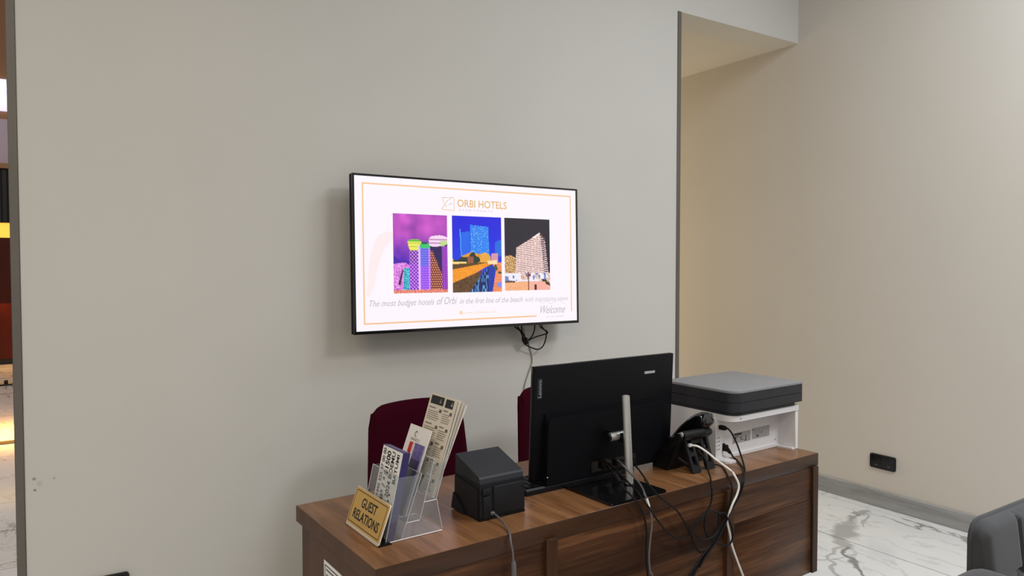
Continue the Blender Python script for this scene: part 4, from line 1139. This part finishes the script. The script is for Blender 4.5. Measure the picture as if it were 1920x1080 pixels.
LP = [[1.0214, -.2353], [1.0502, -.2029], [1.0946, -.1701], [1.1296, -.1377], [1.1499, -.1117], [1.1344, -.1035], [1.0984, -.0852], [1.0683, -.0753], [1.0487, -.0795], [1.0391, -.0956], [1.0418, -.1223], [1.0594, -.1491], [1.0946, -.1767], [1.1304, -.1938], [1.1615, -.1951], [1.1716, -.1703], [1.1606, -.1341], [1.1473, -.1128], [1.1330, -.094], [1.1138, -.0976], [1.1117, -.1305], [1.0943, -.1501], [1.0595, -.1557], [1.0203, -.1486], [.996, -.1287], [.9816, -.1159], [1.0005, -.1006], [1.0437, -.0785]]
cable('coiled_cable', 'black cable coiled into a loose loop before the second batten of the desk front', [[u, -.030 - .004 * math.sin(i * .9), z] for i, (u, z) in enumerate(LP)], .0028, M['cablek'])

# ------------------------------------------------------------------ grey tufted armchair at the lower right
ac = thing('armchair', 'grey velvet armchair with tufted back at the lower right corner', 'armchair', (2.3, .45, 0), WORLD)
AX0, AX1 = 1.886, 2.70
b = MB(); nx, nz = 130, 70; z0, z1 = .36, .775


def tuft(x, z):
    """distance-based tufting: buttons on a diamond lattice, folds between them, seams up to the top rail"""
    px, pz = .125, .115; x_ = (x - (AX0 + .165)) / px; z_ = (z - .645) / pz
    d = 0.
    a = x_ + z_; c = x_ - z_
    fa = abs(a - 2 * round(a / 2)); fc = abs(c - 2 * round(c / 2))
    if z < .645:
        d += .016 * math.exp(-(min(fa, fc) / .09) ** 2) + .012 * math.exp(-((fa * fa + fc * fc) / .22))
    else:
        fx = abs(x_ - 2 * round(x_ / 2)); d += .020 * math.exp(-(fx / .055) ** 2)
    return d


fo = []
for j in range(nz + 1):
    tz = j / nz; z = z0 + (z1 - z0) * tz
    for i in range(nx + 1):
        tx = i / nx; x = AX0 + (AX1 - AX0) * tx
        e = min(tx, 1 - tx) * (AX1 - AX0); rx = .05
        drop = 0 if e > rx else (rx - math.sqrt(max(rx * rx - (rx - e) ** 2, 0))) * .6
        zz = z - drop * tz ** 2
        et = (z1 - z); rt = .020
        roll = 0 if et > rt else rt - math.sqrt(max(rt * rt - (rt - et) ** 2, 0))
        rl = 0 if e > .016 else .016 - math.sqrt(max(.000256 - (.016 - e) ** 2, 0))
        fo.append((x, .795 + .05 * (tz - .8) + max(roll, rl) + tuft(x, z) * min(1, e / .05) * min(1, et / .03 + .15), zz))
n = nx + 1
fs = [(j * n + i, j * n + i + 1, (j + 1) * n + i + 1, (j + 1) * n + i) for j in range(nz) for i in range(nx)]
b.add(fo, fs, True)
bkv = [(x, .90, z) for x, y, z in fo]; K = len(fo)
rim = [j * n for j in range(nz + 1)] + [nz * n + i for i in range(1, n)] + [j * n + nx for j in range(nz - 1, -1, -1)]
b.add([fo[k] for k in rim] + [(fo[k][0], .848, fo[k][2]) for k in rim], [(k, k + 1, len(rim) + k + 1, len(rim) + k) for k in range(len(rim) - 1)], True)
b.add([(AX0, .848, z0), (AX1, .848, z0), (AX1, .848, z1 - .03), (AX0, .848, z1 - .03)], [(0, 1, 2, 3)])
part(ac, 'backrest', b, M['velvet'], 'tufted backrest')
pp = [(fo[k][0], .845, fo[k][2]) for k in rim[8::4]]
part(ac, 'piping', MB().tube(pp, .006, 8, 2), M['velvet'])
for x0, x1 in ((1.700, 1.890), (2.69, 2.88)):
    part(ac, 'armrest', MB().box(x0, x1, .02, .845, .12, .690, .062, 6), M['velvet'])
part(ac, 'seat', MB().box(1.875, 2.69, .03, .80, .22, .45, .04, 4), M['velvet'])
part(ac, 'frame', MB().box(1.76, 2.80, .06, .86, .10, .24, .01, 1), M['velvet'])
for x in (1.79, 2.77):
    for y in (.09, .82): part(ac, 'leg', MB().cyl((x, y, .11), (x, y, 0), .022, 14, .014), M['metalk'])
